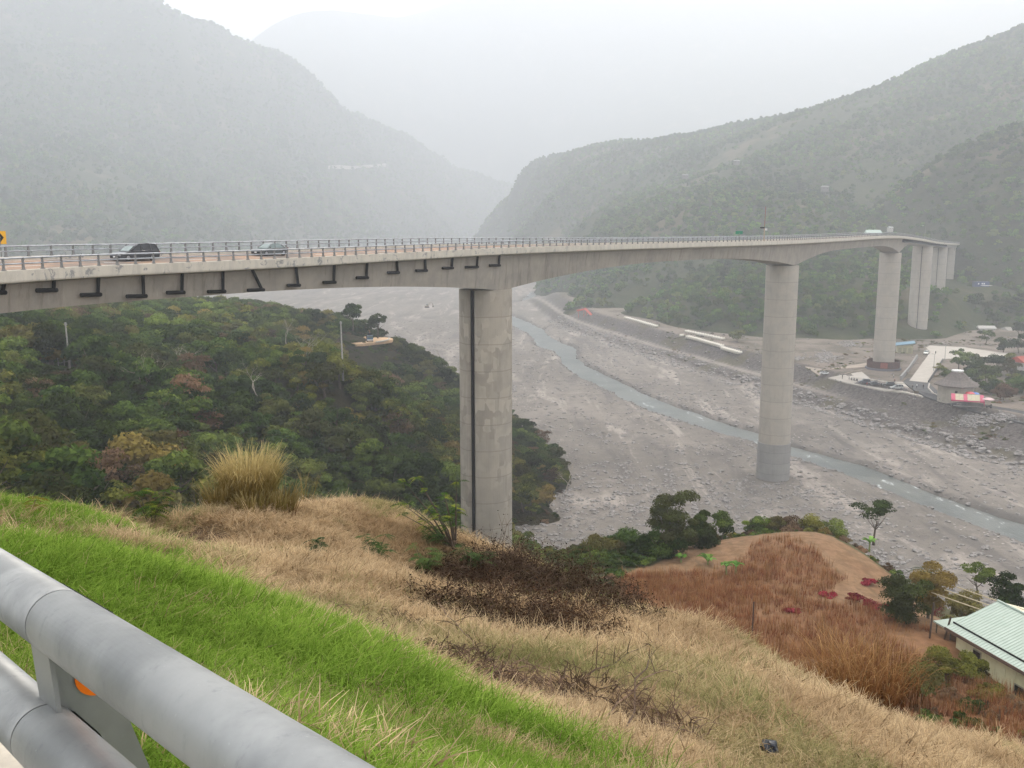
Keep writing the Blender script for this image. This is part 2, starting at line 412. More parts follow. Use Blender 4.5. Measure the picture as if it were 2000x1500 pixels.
def h_left(X, Y): return tps_lm(X, Y) + (gully(X*1.0+Y*.3, Y*.35-X*.2, 300)*42+12 + fbm(X, Y, 60, 3)*6)*sstep(1100, 1900, Y)

# right ridge beyond the river
_rr = pts([(925,462,1400),(960,412,1320),(980,394,1290),(1000,370,1260),(1050,320,1200),(1100,292,1160),(1270,257,1100),(1450,222,1060),(1600,182,1020),(1750,132,1010),(1850,92,1020),(2000,37,1050),(2200,-30,1100),
 (1080,577,830),(1130,562,745),(1180,572,695),(1240,582,640),(1080,500,900),(1030,540,980),(1050,400,1080),(1150,400,960),(1000,420,1200),(1200,470,820),(1806,652,480),(1770,655,474),(1100,450,950),(1000,470,1150),(1300,450,800),(1500,450,720),(1300,350,950),(1600,350,850),(1700,250,900),(1900,200,900),(1500,300,900),(1100,560,800),(1300,560,650),(1300,642,552),(1240,625,600),(1370,662,510),(1180,610,650),(1450,690,452),(1450,560,560),
 (1650,560,560),(1650,630,500),(1700,600,520),(1200,595,690),(1200,520,760),(1800,520,660),(1960,620,560),(1900,630,540),(2200,620,560),(2100,500,700),(1400,385,800)], -7)
_rr += pts([(1840,577,560),(1856,549,640),(1900,562,610),(1870,556,625),(1800,560,600)], 0)
_rr += [(p.x*q, p.y*q, p.z+dz) for p in (P(*t) for t in [(960,400,1320),(1000,350,1260),(1050,312,1200),(1100,292,1160),(1270,257,1100),(1450,222,1060),(1600,182,1020),(1750,132,1010),(2000,37,1050)]) for q, dz in ((1.03,-8),(1.12,-40),(1.4,-130))]
_rr += [(p.x, p.y, -4) for p in (GZ(*t, 0) for t in [(1050,598),(1085,612),(1035,580)])] + [(p.x, p.y, z) for z, p in [(z, GZ(a, b, z)) for a, b, z in ((1110,643,-3),(1250,692,-4),(1480,762,-4),(1750,845,-5),(2000,915,-6),(1560,665,9.5),(1620,668,9.5),(1700,664,9.8),(1780,668,9.5),(1850,668,9.3),(1920,672,9),(2000,678,9),(2200,690,8),(1480,694,9),(1160,617,6.5),(1300,655,6),(1420,688,6),(1560,715,5),(1640,738,4),(1800,775,4),(2000,815,3),(1900,730,6),(1700,690,8))]] + [(-20,1250,-6),(-60,1500,-10),(0,1020,-4),(60,640,-2),(100,420,-2),(160,300,2),(220,300,2),(300,300,3)]
def _push(x, y, z):
    k = 1+.6*float(sstep(740, 1300, np.array([y]))[0]); return (x*k, y*k, 70+(z-70)*k)
_rr = [_push(*q) for q in _rr]
tps_rr = TPS(_rr, 1e-5)
def h_right(X, Y): return tps_rr(X, Y) - 9*sstep(700, 900, Y) + (gully(X, Y, 150)*20+7)*sstep(720, 900, Y) + fbm(X, Y, 50, 3)*2.5*sstep(440, 560, Y)

# nearer hill at the right margin
_rh = pts([(a, b, c*1.14) for a, b, c in [(2000,250,650),(1930,275,655),(1850,312,660),(1780,345,680),(1720,395,700),(1680,440,710),(2300,150,650),(2000,350,600),(1900,400,610),(2000,450,570),(1880,470,590),(1800,430,640),(2300,450,560)]], -5)
_rh += [(p.x*1.25, p.y*1.25, p.z-60) for p in (P(2000,250,740), P(1850,312,750), P(1720,395,800), P(2300,150,740))]
_rh += [(p.x, p.y, z-12) for p, z in ((P(1700,470,680),20),(P(1850,520,660),22),(P(2000,560,600),14),(P(1640,450,860),20),(P(2300,600,540),10))]
tps_rh = TPS(_rh, 1e-5)
def h_rhill(X, Y): return tps_rh(X, Y) + fbm(X, Y, 90, 4)*7

# far mountain
_fm = pts([(430,130,2600),(500,75,2600),(560,42,2620),(680,30,2640),(730,45,2640),(790,58,2650),(860,45,2640),(940,10,2620),(1000,-20,2600),(1300,-40,2600),(1700,-50,2600),(2200,-50,2600),(0,200,2700),
 (700,300,2150),(1000,430,2350),(1200,250,2200),(1600,150,2200),(2200,50,2100)])
_fm += [(p[0]*1.2, p[1]*1.2, p[2]-200) for p in pts([(500,75,2600),(790,58,2650),(1300,-40,2600),(2200,-50,2600)])]
_fm = [(x*1.95, y*1.95, 70+(z-70)*1.95) for x, y, z in _fm]
tps_fm = TPS(_fm, 1e-4)
def h_far(X, Y): return tps_fm(X, Y) + gully(X, Y, 600)*90+25 + fbm(X, Y, 90, 3)*9

# valley floor, stream channel, embankment
bankL = [(1036,571),(1008,590),(958,597),(930,613),(1004,640),(1035,655),(1055,683),(1084,698),(1106,719),(1152,747),(1190,767),(1223,782),(1253,795),(1304,818),(1390,846),(1480,873),(1545,893),(1650,930),(1750,970),(1850,1010),(2000,1066),(2200,1140)]
bankR = [(1056,569),(1043,583),(1010,591),(965,603),(1004,617),(1043,635),(1085,657),(1120,678),(1130,702),(1160,722),(1190,735),(1222,752),(1253,767),(1304,787),(1390,818),(1480,846),(1545,871),(1650,897),(1750,933),(1850,973),(2000,1022),(2200,1090)]
BL = np.array([tuple(GZ(a, b, 0))[:2] for a, b in bankL]); BR = np.array([tuple(GZ(a, b, 0))[:2] for a, b in bankR])
def resample(A, n):
    t = np.linspace(0, len(A)-1, n); i = np.clip(t.astype(int), 0, len(A)-2); f = (t-i)[:, None]
    a0 = A[np.clip(i-1, 0, len(A)-1)]; a1 = A[i]; a2 = A[i+1]; a3 = A[np.clip(i+2, 0, len(A)-1)]
    return .5*((2*a1)+(-a0+a2)*f+(2*a0-5*a1+4*a2-a3)*f**2+(-a0+3*a1-3*a2+a3)*f**3)
BLr, BRr = resample(BL, 260), resample(BR, 260)
CLr = (BLr+BRr)/2; HW = np.array([.95*min(np.hypot(*(BRr-c).T).min(), np.hypot(*(BLr-c).T).min()) for c in CLr])*1.02
def stream_d(X, Y):
    """distance to stream centre line divided by local half width"""
    X = np.asarray(X, float); Y = np.asarray(Y, float); sh = X.shape; x = X.ravel(); y = Y.ravel(); out = np.empty(len(x))
    for i in range(0, len(x), 8000):
        d = np.hypot(x[i:i+8000, None]-CLr[:, 0], y[i:i+8000, None]-CLr[:, 1]); k = d.argmin(1)
        out[i:i+8000] = d[np.arange(len(k)), k]-HW[k]
    return out.reshape(sh)
toe = [(2600,1060),(2300,995),(2000,915),(1750,845),(1480,762),(1250,692),(1110,643),(1070,620),(1045,600)]
TOE = np.array([tuple(GZ(a, b, .5))[:2] for a, b in toe]); TOEr = resample(TOE, 120)
_tt = np.gradient(TOEr, axis=0); _tt /= np.linalg.norm(_tt, axis=1)[:, None]; _tn = np.c_[_tt[:, 1], -_tt[:, 0]]
def toe_d(X, Y):
    X = np.asarray(X, float); Y = np.asarray(Y, float); sh = X.shape; x = X.ravel(); y = Y.ravel(); out = np.empty(len(x))
    for i in range(0, len(x), 8000):
        dx = x[i:i+8000, None]-TOEr[:, 0]; dy = y[i:i+8000, None]-TOEr[:, 1]; k = (dx*dx+dy*dy).argmin(1); r = np.arange(len(k))
        out[i:i+8000] = (dx[r, k]*_tn[k, 0]+dy[r, k]*_tn[k, 1])
    return out.reshape(sh)
_toeflip = 1.0 if toe_d(np.array([200.]), np.array([350.]))[0] > 0 else -1.0
def h_valley(X, Y, fine=True):
    X = np.asarray(X, float); Y = np.asarray(Y, float)
    sd = stream_d(X, Y); td = toe_d(X, Y)*_toeflip
    z = .9 + fbm(X, Y, 60, 5)*.7 + fbm(X, Y, 7, 3)*.18
    cw = sstep(1.6, -1.6, sd + fbm(X, Y, 9, 3)*1.2); z = np.maximum(z, .12)*(1-cw) - 1.3*cw
    e = np.interp(td, [-2, 0, 4, 7, 13, 15, 22, 24], [0, .3, 2.4, 3, 3.4, 4.2, 9.2, 9.6])
    fade = sstep(960, 820, Y)
    z = z + e*fade*(1-.5*sstep(0, 3, td)*0)
    w = sstep(20, 26, td)*fade
    return z*(1-w) + w*(10.4 + fbm(X, Y, 60, 3)*.35)

# ------------------------------------------------------------------ terrain meshes
def polar(name, hf, a0, a1, na, r0, r1, nr, mat, attrs=None, origin=(0, 0), logr=True):
    az = np.radians(np.linspace(a0, a1, na)); r = np.geomspace(r0, r1, nr) if logr else np.linspace(r0, r1, nr)
    R, A = np.meshgrid(r, az); X = R*np.sin(A)+origin[0]; Y = R*np.cos(A)+origin[1]
    Z = np.clip(hf(X, Y), -7.8, 1490); V = np.c_[X.ravel(), Y.ravel(), Z.ravel()]
    i = np.arange(na-1)[:, None]*nr + np.arange(nr-1)[None, :]; i = i.ravel()
    Fq = np.c_[i, i+nr, i+nr+1, i+1]
    at = {k: ('POINT', f(X, Y).ravel()) for k, f in (attrs or {}).items()}
    return ob(name, np_mesh(name, V, Fq, [mat], at, True))

# ground materials
def near_mat():
    m, nt, b = newmat("near_soil"); b.inputs["Roughness"].default_value = .95; b.inputs["Specular IOR Level"].default_value = .1
    v = coords(nt); n1 = noise(nt, v, 2.2, 8, .7); n2 = noise(nt, v, .5, 4)
    dry = mixn(nt, ramp(nt, n1, .35, .65), (.30, .20, .12), (.17, .11, .065))
    dry = mixn(nt, math_(nt, 'MULTIPLY', ramp(nt, n2, .5, .7), .5), dry, (.10, .11, .04))
    gr = mixn(nt, ramp(nt, n1, .35, .65), (.07, .12, .022), (.13, .12, .045))
    nt.links.new(mixn(nt, attr(nt, "litter"), mixn(nt, attr(nt, "green"), dry, gr), mixn(nt, ramp(nt, n1, .4, .6), (.045, .028, .018), (.10, .065, .04))), b.inputs["Base Color"])
    bump(nt, b, noise(nt, v, 14, 6, .7), .8, .06); return m
def field_mat():
    m, nt, b = newmat("field_soil"); b.inputs["Roughness"].default_value = .95; b.inputs["Specular IOR Level"].default_value = .1
    v = coords(nt); n1 = noise(nt, v, .9, 8, .7); n2 = noise(nt, v, .1, 4)
    c = mixn(nt, ramp(nt, n1, .35, .65), (.25, .155, .09), (.16, .095, .052)); c = mixn(nt, math_(nt, 'MULTIPLY', ramp(nt, noise(nt, coords(nt, (1, .15, 1), rot=(0, 0, .5)), 1.1, 5), .5, .66), .55), c, (.12, .085, .05)); c = mixn(nt, math_(nt, 'MULTIPLY', ramp(nt, n2, .52, .66), .4), c, (.19, .10, .055))
    c = mixn(nt, math_(nt, 'MULTIPLY', attr(nt, "red"), .8), c, mixn(nt, ramp(nt, n1, .3, .7), (.20, .085, .035), (.12, .05, .02)))
    c = mixn(nt, attr(nt, "scrub"), c, mixn(nt, ramp(nt, n1, .35, .65), (.10, .085, .045), (.05, .06, .025)))
    nt.links.new(c, b.inputs["Base Color"]); bump(nt, b, n1, .5, .2); return m
def hill_mat(name, c1, c2, c3, s=.02):
    m, nt, b = newmat(name); b.inputs["Roughness"].default_value = 1; b.inputs["Specular IOR Level"].default_value = .05
    v = coords(nt); n1 = noise(nt, v, s*6, 8, .7); n2 = noise(nt, v, s, 5)
    c = mixn(nt, ramp(nt, n1, .35, .65), c1, c2); c = mixn(nt, ramp(nt, n2, .56, .66), c, c3)
    nt.links.new(c, b.inputs["Base Color"]); bump(nt, b, n1, 1, 2.0); return m
def bed_mat():
    m, nt, b = newmat("river_gravel"); b.inputs["Roughness"].default_value = .9; b.inputs["Specular IOR Level"].default_value = .15
    v = coords(nt)
    big = noise(nt, v, .012, 5, .6, 1.2)
    flow = coords(nt, (1, .16, 1), rot=(0, 0, math.radians(-24))); fl = noise(nt, flow, .09, 7, .65, .8)
    fine = noise(nt, v, .7, 8, .8)
    c = mixn(nt, ramp(nt, big, .38, .62), (.168, .150, .130), (.212, .188, .164))
    c = mixn(nt, math_(nt, 'MULTIPLY', ramp(nt, fl, .53, .66), .75), c, (.40, .35, .31))
    c = mixn(nt, math_(nt, 'MULTIPLY', ramp(nt, fl, .47, .36), .6), c, (.10, .092, .088))
    med = noise(nt, v, .16, 6, .75); c = mixn(nt, math_(nt, 'MULTIPLY', ramp(nt, med, .5, .64), .6), c, (.13, .115, .108)); c = mixn(nt, math_(nt, 'MULTIPLY', ramp(nt, med, .46, .34), .35), c, (.36, .31, .28))
    c = mixn(nt, math_(nt, 'MULTIPLY', ramp(nt, fine, .5, .72), .7), c, (.10, .096, .093))
    vo = N(nt, "ShaderNodeTexVoronoi", Scale=.55, Randomness=1.0); nt.links.new(v, vo.inputs["Vector"])
    c = mixn(nt, math_(nt, 'MULTIPLY', ramp(nt, vo.outputs["Distance"], .22, .1), ramp(nt, noise(nt, v, .06, 4), .5, .62)), c, (.45, .42, .39))
    wetm = mixn(nt, ramp(nt, fine, .4, .6), (.085, .08, .078), (.12, .115, .11))
    c = mixn(nt, math_(nt, 'MULTIPLY', attr(nt, "wet"), .55), c, wetm)
    emb = mixn(nt, ramp(nt, fine, .4, .62), (.14, .122, .112), (.05, .045, .042))
    sc = noise(nt, v, .07, 5)
    emb = mixn(nt, math_(nt, 'MULTIPLY', ramp(nt, sc, .5, .62), .6), emb, (.09, .08, .038))
    c = mixn(nt, attr(nt, "bank"), c, emb)
    c = mixn(nt, math_(nt, 'MULTIPLY', attr(nt, "track"), .85), c, (.28, .245, .215))
    ter = mixn(nt, ramp(nt, sc, .42, .6), (.20, .165, .135), (.11, .095, .07))
    ter = mixn(nt, math_(nt, 'MULTIPLY', ramp(nt, fine, .5, .7), .4), ter, (.28, .25, .23))
    c = mixn(nt, attr(nt, "terrace"), c, ter)
    nt.links.new(c, b.inputs["Base Color"]); bump(nt, b, noise(nt, v, 1.2, 6, .75), .9, .35)
    return m

def a_wet(X, Y): return sstep(3.5, .3, stream_d(X, Y) + fbm(X, Y, 12, 3)*2)
def a_bank(X, Y): d = toe_d(X, Y)*_toeflip + fbm(X, Y, 9, 4)*2.5; return sstep(0, 1.5, d)*sstep(950, 820, Y)
def poly_side(A, X, Y):
    """signed distance to open polyline (positive on its left)"""
    best = np.full(X.shape, 1e9); sgn = np.zeros(X.shape)
    for (x0, y0), (x1, y1) in zip(A[:-1], A[1:]):
        dx, dy = x1-x0, y1-y0; L = dx*dx+dy*dy+1e-9
        t = np.clip(((X-x0)*dx+(Y-y0)*dy)/L, 0, 1); ex = X-x0-t*dx; ey = Y-y0-t*dy; d = np.hypot(ex, ey)
        s = dx*(Y-y0)-dy*(X-x0); m = d < best-1e-9; best = np.where(m, d, best); sgn = np.where(m, np.sign(s), sgn)
    return best*sgn
TRK = [np.array([tuple(GZ(a, b, .9))[:2] for a, b in v]) for v in ([(600,604),(640,590),(690,580),(760,566)],[(740,664),(800,674),(860,682),(910,690),(960,705),(1010,742)],[(1008,838),(1060,800),(1130,790),(1240,838),(1400,880)],[(1480,760),(1380,735),(1300,705),(1200,668),(1120,642)])]
def a_track(X, Y):
    d = toe_d(X, Y)*_toeflip; o = sstep(8, 9, d)*sstep(13, 12, d)*sstep(330, 400, Y)
    for q, t_ in enumerate(TRK):
        dd = np.abs(poly_side(t_, X, Y)); w = 3.2 if q != 2 else 5; o = np.maximum(o, sstep(w, w*.45, dd+fbm(X, Y, 12, 3)*2)*(.9 if q < 2 else .45))
    return o
def a_terrace(X, Y): d = toe_d(X, Y)*_toeflip; return sstep(22, 25, d)*sstep(950, 820, Y)

valley = polar("valley_floor", h_valley, -40, 42, 420, 120, 3200, 470, bed_mat(), dict(wet=a_wet, bank=a_bank, track=a_track, terrace=a_terrace))
struct(valley, "grey gravel floor of the wide river valley")
m_base = hill_mat("outer_ground", (.12, .11, .08), (.09, .09, .06), (.1, .1, .07), .02)
mbz = MB(); mbz.add([(-5600, -1200, -6), (5600, -1200, -6), (5600, 7000, -6), (-5600, 7000, -6)], [(0, 1, 2, 3)])
struct(mbz.build("ground", m_base), "ground running on under the valley to the horizon")

# green / dry masks on the near slope
gl_px = [(-900,930),(-300,935),(0,950),(150,975),(260,1010),(310,1050),(350,1090),(430,1140),(508,1178),(595,1226),(660,1240),(728,1278),(820,1323),(893,1363),(1000,1410),(1100,1455),(1200,1500)]
_gy = [21, 20, 18, 17.5, 16.6, 16.4]
GLW = np.array([tuple(P(a, b, _gy[i]) if i < 6 else G(a, b, h_near, 2.2, 40))[:2] for i, (a, b) in enumerate(gl_px)])
GLW = np.vstack([GLW, [[4.2, 3.0], [6.5, -2]]])
def inpoly(A, X, Y):
    ins = np.zeros(X.shape, bool); n = len(A)
    for i in range(n):
        x0, y0 = A[i]; x1, y1 = A[(i+1) % n]
        c = ((y0 > Y) != (y1 > Y)) & (X < (x1-x0)*(Y-y0)/(y1-y0+1e-12)+x0); ins ^= c
    return ins
_gs = np.sign(poly_side(GLW, np.array([-2.0]), np.array([4.0]))[0])
def a_green(X, Y):
    X = np.asarray(X, float); Y = np.asarray(Y, float)
    d = np.abs(poly_side(GLW, X, Y))*np.where(inpoly(np.vstack([GLW, [[-4, -8], [-60, -8], [-60, GLW[0][1]]]]), X, Y), 1, -1); dist = np.hypot(X, Y)
    g = sstep(-.4, .5, d/np.clip(dist/7, .6, 3) + fbm(X, Y, 1.5, 5)*1.1)
    spots = sstep(.18, .42, fbm(X, Y, 1.1, 4)-.02)
    return g*(1-spots*.75)
litter_px = [(905,1150,1.5),(985,1125,1.7),(1070,1150,1.7),(1140,1170,1.5),(860,1185,.9),(960,1210,1.2),(1080,1230,1.2),(1190,1205,1.1),(700,1232,.45),(770,1262,.45),(860,1292,.4),(960,1335,.4),(1110,1365,.45),(380,1058,.7),(560,1150,.4),(1280,1420,.4)]
LIT = [tuple(G(a, b, h_near, 4, 30))[:2]+(r,) for a, b, r in litter_px]
def a_litter(X, Y):
    X = np.asarray(X, float); Y = np.asarray(Y, float); o = np.zeros(X.shape); w = fbm(X, Y, .8, 4)*.5
    for cx, cy, r in LIT: o = np.maximum(o, sstep(1.25, .55, np.hypot(X-cx, Y-cy)/r + w))
    return o
near_o = polar("hillside", h_near, -75, 78, 420, 1.0, 110, 300, near_mat(), dict(green=a_green, litter=a_litter))
struct(near_o, "grassy hillside falling away below the road")
def a_red(X, Y):
    d = fbm(X, Y, 14, 4); r = np.ones(X.shape)
    pale = np.array([tuple(G(a, b, h_field, 45, 160))[:2] for a, b in ((1390,1075),(1450,1110),(1700,1230))])
    return r
FP = {k: np.array([tuple(G(a, b, h_field, 36, 180))[:2] for a, b in v]) for k, v in dict(
    edge=[(1365,1062),(1450,1048),(1590,1037),(1640,1052),(1700,1095),(1760,1140),(1830,1200)],
    redline=[(1230,1120),(1400,1118),(1480,1130),(1560,1160),(1640,1180),(1720,1190),(1850,1240)],
    inside=[(1290,1092),(1365,1064),(1450,1050),(1590,1039),(1640,1054),(1700,1097),(1760,1142),(1830,1205),(1900,1290),(1990,1370),(2150,1480),(1700,1500),(1200,1400),(1150,1200),(1225,1125)],
    upper=[(1440,1120),(1450,1070),(1530,1048),(1600,1085),(1650,1150),(1600,1170),(1500,1140)]).items()}
_rs = np.sign(poly_side(FP['redline'], *[np.array([v]) for v in G(1500, 1240, h_field, 45, 180)[:2]])[0])
def f_red(X, Y):
    X = np.asarray(X, float); Y = np.asarray(Y, float)
    low = sstep(-1.5, 1.5, poly_side(FP['redline'], X, Y)*_rs + fbm(X, Y, 8, 3)*2)
    up = inpoly(FP['upper'], X+fbm(X, Y, 5, 3)*2, Y).astype(float)*.8
    return np.clip(np.maximum(low, up)*(.75+fbm(X, Y, 6, 3)*.5), 0, 1)
_es = np.sign(poly_side(FP['edge'], *[np.array([v]) for v in G(1560, 1100, h_field, 45, 180)[:2]])[0])
def f_scrub(X, Y):
    X = np.asarray(X, float); Y = np.asarray(Y, float)
    e = 1.0 - inpoly(FP['inside'], X+fbm(X, Y, 6, 3)*1.5, Y).astype(float)
    pxx = 1000+F*X/(Y*cp+38*sp)
    near = sstep(62, 54, Y)*.0
    return np.clip(np.maximum(e, sstep(1230, 1180, pxx)), 0, 1)
field_o = polar("field", h_field, -20, 46, 300, 36, 260, 260, field_mat(), dict(red=f_red, scrub=f_scrub))
struct(field_o, "terraced farm field of bare soil below the hillside")
m_floor = hill_mat("forest_floor", (.03, .028, .015), (.05, .042, .022), (.06, .045, .025), .05)
spur_o = struct(polar("wooded_spur", h_spur, -52, 14, 300, 60, 760, 220, m_floor), "wooded spur of land below the bridge")
m_hill = hill_mat("hill_ground", (.035, .045, .018), (.06, .062, .03), (.12, .10, .06), .012)
left_o = struct(polar("mountain_left", h_left, -46, 8, 330, 760, 4900, 280, m_hill), "hazy wooded mountain left of the valley")
right_o = struct(polar("ridge_right", h_right, -6, 46, 320, 330, 3100, 290, m_hill), "wooded ridge right of the valley")
rh_o = struct(polar("hill_right", h_rhill, 16, 46, 150, 470, 1000, 120, m_hill), "darker wooded hill at the right margin")
far_o = struct(polar("mountain_far", h_far, -48, 50, 260, 4000, 6300, 90, m_hill, logr=False), "faint mountain closing the valley in the haze")

# water
def water_mat():
    m, nt, b = newmat("river_water"); b.inputs["Roughness"].default_value = .3; b.inputs["Specular IOR Level"].default_value = .3
    v = coords(nt, (1, .35, 1), rot=(0, 0, math.radians(-30))); n1 = noise(nt, v, .22, 8, .75, .5); n2 = noise(nt, coords(nt), .05, 4)
    c = mixn(nt, ramp(nt, n2, .4, .62), (.07, .08, .074), (.115, .122, .11))
    f = math_(nt, 'MULTIPLY', ramp(nt, n1, .585, .65), ramp(nt, n2, .36, .5))
    c = mixn(nt, f, c, (.5, .52, .52)); nt.links.new(c, b.inputs["Base Color"])
    nt.links.new(math_(nt, 'ADD', math_(nt, 'MULTIPLY', f, .5), .3), b.inputs["Roughness"])
    bump(nt, b, noise(nt, v, 1.1, 6, .7), .7, .15); return m
n = len(CLr); off = np.linspace(-1, 1, 9); V = []; ct = np.gradient(CLr, axis=0); ct /= np.linalg.norm(ct, axis=1)[:, None]; cn = np.c_[-ct[:, 1], ct[:, 0]]
for i in range(n):
    for o_ in off:
        p = CLr[i] + cn[i]*o_*(HW[i]+2.5); V.append((p[0], p[1], -.12))
Fq = [(i*9+k, i*9+k+1, (i+1)*9+k+1, (i+1)*9+k) for i in range(n-1) for k in range(8)]
river = ob("river", np_mesh("river", V, Fq, [water_mat()], None, True)); struct(river, "shallow blue-green stream with white riffles")

# haze
hm = bpy.data.materials.new("haze_air"); hm.use_nodes = True; nt = hm.node_tree; nt.nodes.clear()
pv = nt.nodes.new("ShaderNodeVolumePrincipled"); pv.inputs["Color"].default_value = (.885, .93, 1.0, 1); pv.inputs["Density"].default_value = HAZE_DENSITY; pv.inputs["Anisotropy"].default_value = .5
out = nt.nodes.new("ShaderNodeOutputMaterial"); nt.links.new(pv.outputs[0], out.inputs["Volume"])
hb = MB(); hb.box((0, 2900, 745.5), (12000, 8800, 1509)); haze = hb.build("haze", hm); stuff(haze, "pale grey haze filling the valley")

# ------------------------------------------------------------------ the bridge
W = 10.0
ctl = [(-620,585,52),(-240,546,66),(0,530.5,77),(200,519,87),(400,511.5,97),(600,503,110),(800,493,127),(1000,483.5,149),(1250,476,183),(1530,469.5,238),(1650,464.5,300),(1748,460,363),(1800,466,470),(1842,473.5,565),(1878,476,690)]
CP = np.array([tuple(P(*t)) for t in ctl])
ss0 = np.r_[0, np.cumsum(np.linalg.norm(np.diff(CP[:, :2], axis=0), axis=1))]
ccp = resample(CP, 1200)
# near P3 the grade changes: keep z from piecewise data, lightly smoothed
L_ = np.r_[0, np.cumsum(np.linalg.norm(np.diff(ccp[:, :2], axis=0), axis=1))]
STEP = 2.0; S = np.arange(0, L_[-1], STEP)
EX, EY, EZ = (np.interp(S, L_, ccp[:, k]) for k in range(3))
kz = np.ones(7)/7; EZp = np.convolve(np.pad(EZ, 3, mode='edge'), kz, 'valid'); EZ = EZp
TX, TY = np.gradient(EX), np.gradient(EY); tl = np.hypot(TX, TY); TX /= tl; TY /= tl
NX, NY = -TY, TX                                    # across the deck, away from the camera
sup = .075*(1-sstep(60, 170, S))                    # cross slope on the curve
def dk(i, u, w):
    return (EX[i]+NX[i]*u, EY[i]+NY[i]*u, EZ[i]+w+sup[i]*u)
def dks(s, u, w):
    i = s/STEP; a = int(min(max(i, 0), len(S)-2)); f = i-a
    p, q = dk(a, u, w), dk(a+1, u, w); return tuple(p[k]*(1-f)+q[k]*f for k in range(3))
pxc = np.array([pxof(dk(i, W/2, -5))[0] for i in range(len(S))])
pier_px = [948, 1529, 1740, 1802, 1835, 1853]
pier_s = [float(np.interp(x, pxc, S)) for x in pier_px]
def depth(s):
    D = 3.7
    for k, ps in enumerate(pier_s[:3]):
        D += 3.1*max(0, 1-abs(s-ps)/60)**2
    if s > pier_s[2]: D = max(D - .7*min(1, (s-pier_s[2])/40), 2.8)
    return D
bridge = thing("road_bridge", "long curved concrete road bridge on tall round piers across the river valley", "bridge", (0, 0, 0))
def sweep(name, prof, mat, a=0, b=None, parent=bridge, smooth=False):
    mb = MB(); b = len(S) if b is None else b
    mb.loft([[dk(i, u, w) for u, w in (prof(S[i]) if callable(prof) else prof)] for i in range(a, b)])
    return mb.build(name, mat, parent, smooth)
deckm, nt, b = newmat("fascia_paint"); b.inputs["Roughness"].default_value = .8
v = coords(nt); n1 = noise(nt, v, .8, 8, .75, .4); n2 = noise(nt, coords(nt, (1, 1, .25)), .9, 6, .7)
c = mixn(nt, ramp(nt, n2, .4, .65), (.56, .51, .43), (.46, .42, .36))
far_ = N(nt, "ShaderNodeSeparateXYZ"); nt.links.new(v, far_.inputs[0])
c = mixn(nt, math_(nt, 'MULTIPLY', ramp(nt, n1, .565, .60), ramp(nt, far_.outputs[0], 25, -10)), c, (.25, .24, .23))
nt.links.new(c, b.inputs["Base Color"])
sweep("deck", [(0,0),(.42,0),(.42,-.32),(W-.42,-.32),(W-.42,0),(W,0),(W,-.95),(W-.25,-1.02),(W-1.5,-1.3),(1.5,-1.3),(.25,-1.02),(.06,-.99),(.06,-.9),(0,-.88)], deckm)
sweep("road_surface", [(.43,-.314),(W-.43,-.314),(W-.43,-.3145),(.43,-.3145)], m_dust)
mk = MB()
for u in (.9, W-.9):
    mk.loft([[dk(i, u-.07, -.309), dk(i, u+.07, -.309), dk(i, u+.07, -.3095), dk(i, u-.07, -.3095)] for i in range(0, len(S))])
for i in range(0, len(S)-3, 5):
    mk.loft([[dk(j, W/2-.07, -.309), dk(j, W/2+.07, -.309), dk(j, W/2+.07, -.3095), dk(j, W/2-.07, -.3095)] for j in (i, i+2)])
mk.build("lane_marking", m_white, bridge)
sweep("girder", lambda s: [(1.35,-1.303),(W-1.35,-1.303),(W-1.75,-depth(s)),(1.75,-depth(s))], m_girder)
# piers
piers = []
for k, ps in enumerate(pier_s):
    s_ = ps; base = [-1, -1, 9.6, 10, 20, 24][k]
    c0 = Vector(dks(ps, W/2, -depth(ps)+.02)); i = int(ps/STEP); t = Vector((TX[i], TY[i], 0)); nn = Vector((NX[i], NY[i], 0))
    R = 4.25 if k < 3 else (5.1, 4.8, 4.3)[k-3]
    grooved = k in (0, 3, 4, 5)
    # direction of the groove as seen from the road: a little left of the side that faces it
    view = (Vector((0, 0, 0)) - Vector((c0.x, c0.y, 0))).normalized()
    ang0 = math.atan2(view.y, view.x) - math.radians({0: 33, 3: 3, 4: 8, 5: 6}.get(k, 0))
    ring = []
    nseg = 72
    for q in range(nseg):
        a = ang0 + 2*math.pi*q/nseg; r = R
        if grooved:
            dd = min(q, nseg-q)
            if dd == 0: r = R-(.75 if k == 0 else .45)
            elif dd == 1: r = R-.45 if k == 0 else R
        ring.append((math.cos(a)*r, math.sin(a)*r))
    ztop = c0.z; rings = []
    for z in np.linspace(base, ztop-.0, 24): rings.append([(c0.x+x, c0.y+y, z) for x, y in ring])
    mb = MB().loft(rings); pr = mb.build("pier", m_pier if k == 0 else m_pier2, bridge, smooth=False)
    piers.append((c0, R, ang0))
    if grooved:
        pz = MB(); rr = R-.42
        pz.tube([(c0.x+math.cos(ang0)*rr, c0.y+math.sin(ang0)*rr, z) for z in (base, ztop-.05)], .26 if k == 0 else .2, 10)
        pz.build("drain_pipe", m_black, pr)
    if k == 1:
        ring2 = [(math.cos(2*math.pi*q/48)*(R+.22), math.sin(2*math.pi*q/48)*(R+.22)) for q in range(48)]
        MB().loft([[(c0.x+x, c0.y+y, z) for x, y in ring2] for z in (-1, 5, 11.2)]).build("pier_base", m_newcon, pr)
# bearing blocks where the later piers meet the girder
for k in (3, 4, 5):
    c0, R, a0 = piers[k]; i = int(pier_s[k]/STEP)
    mb = MB().box((c0.x, c0.y, c0.z-.9), (7.8, 5.2, 1.9), math.atan2(NY[i], NX[i])); mb.build("pier_head", m_girder, bridge)
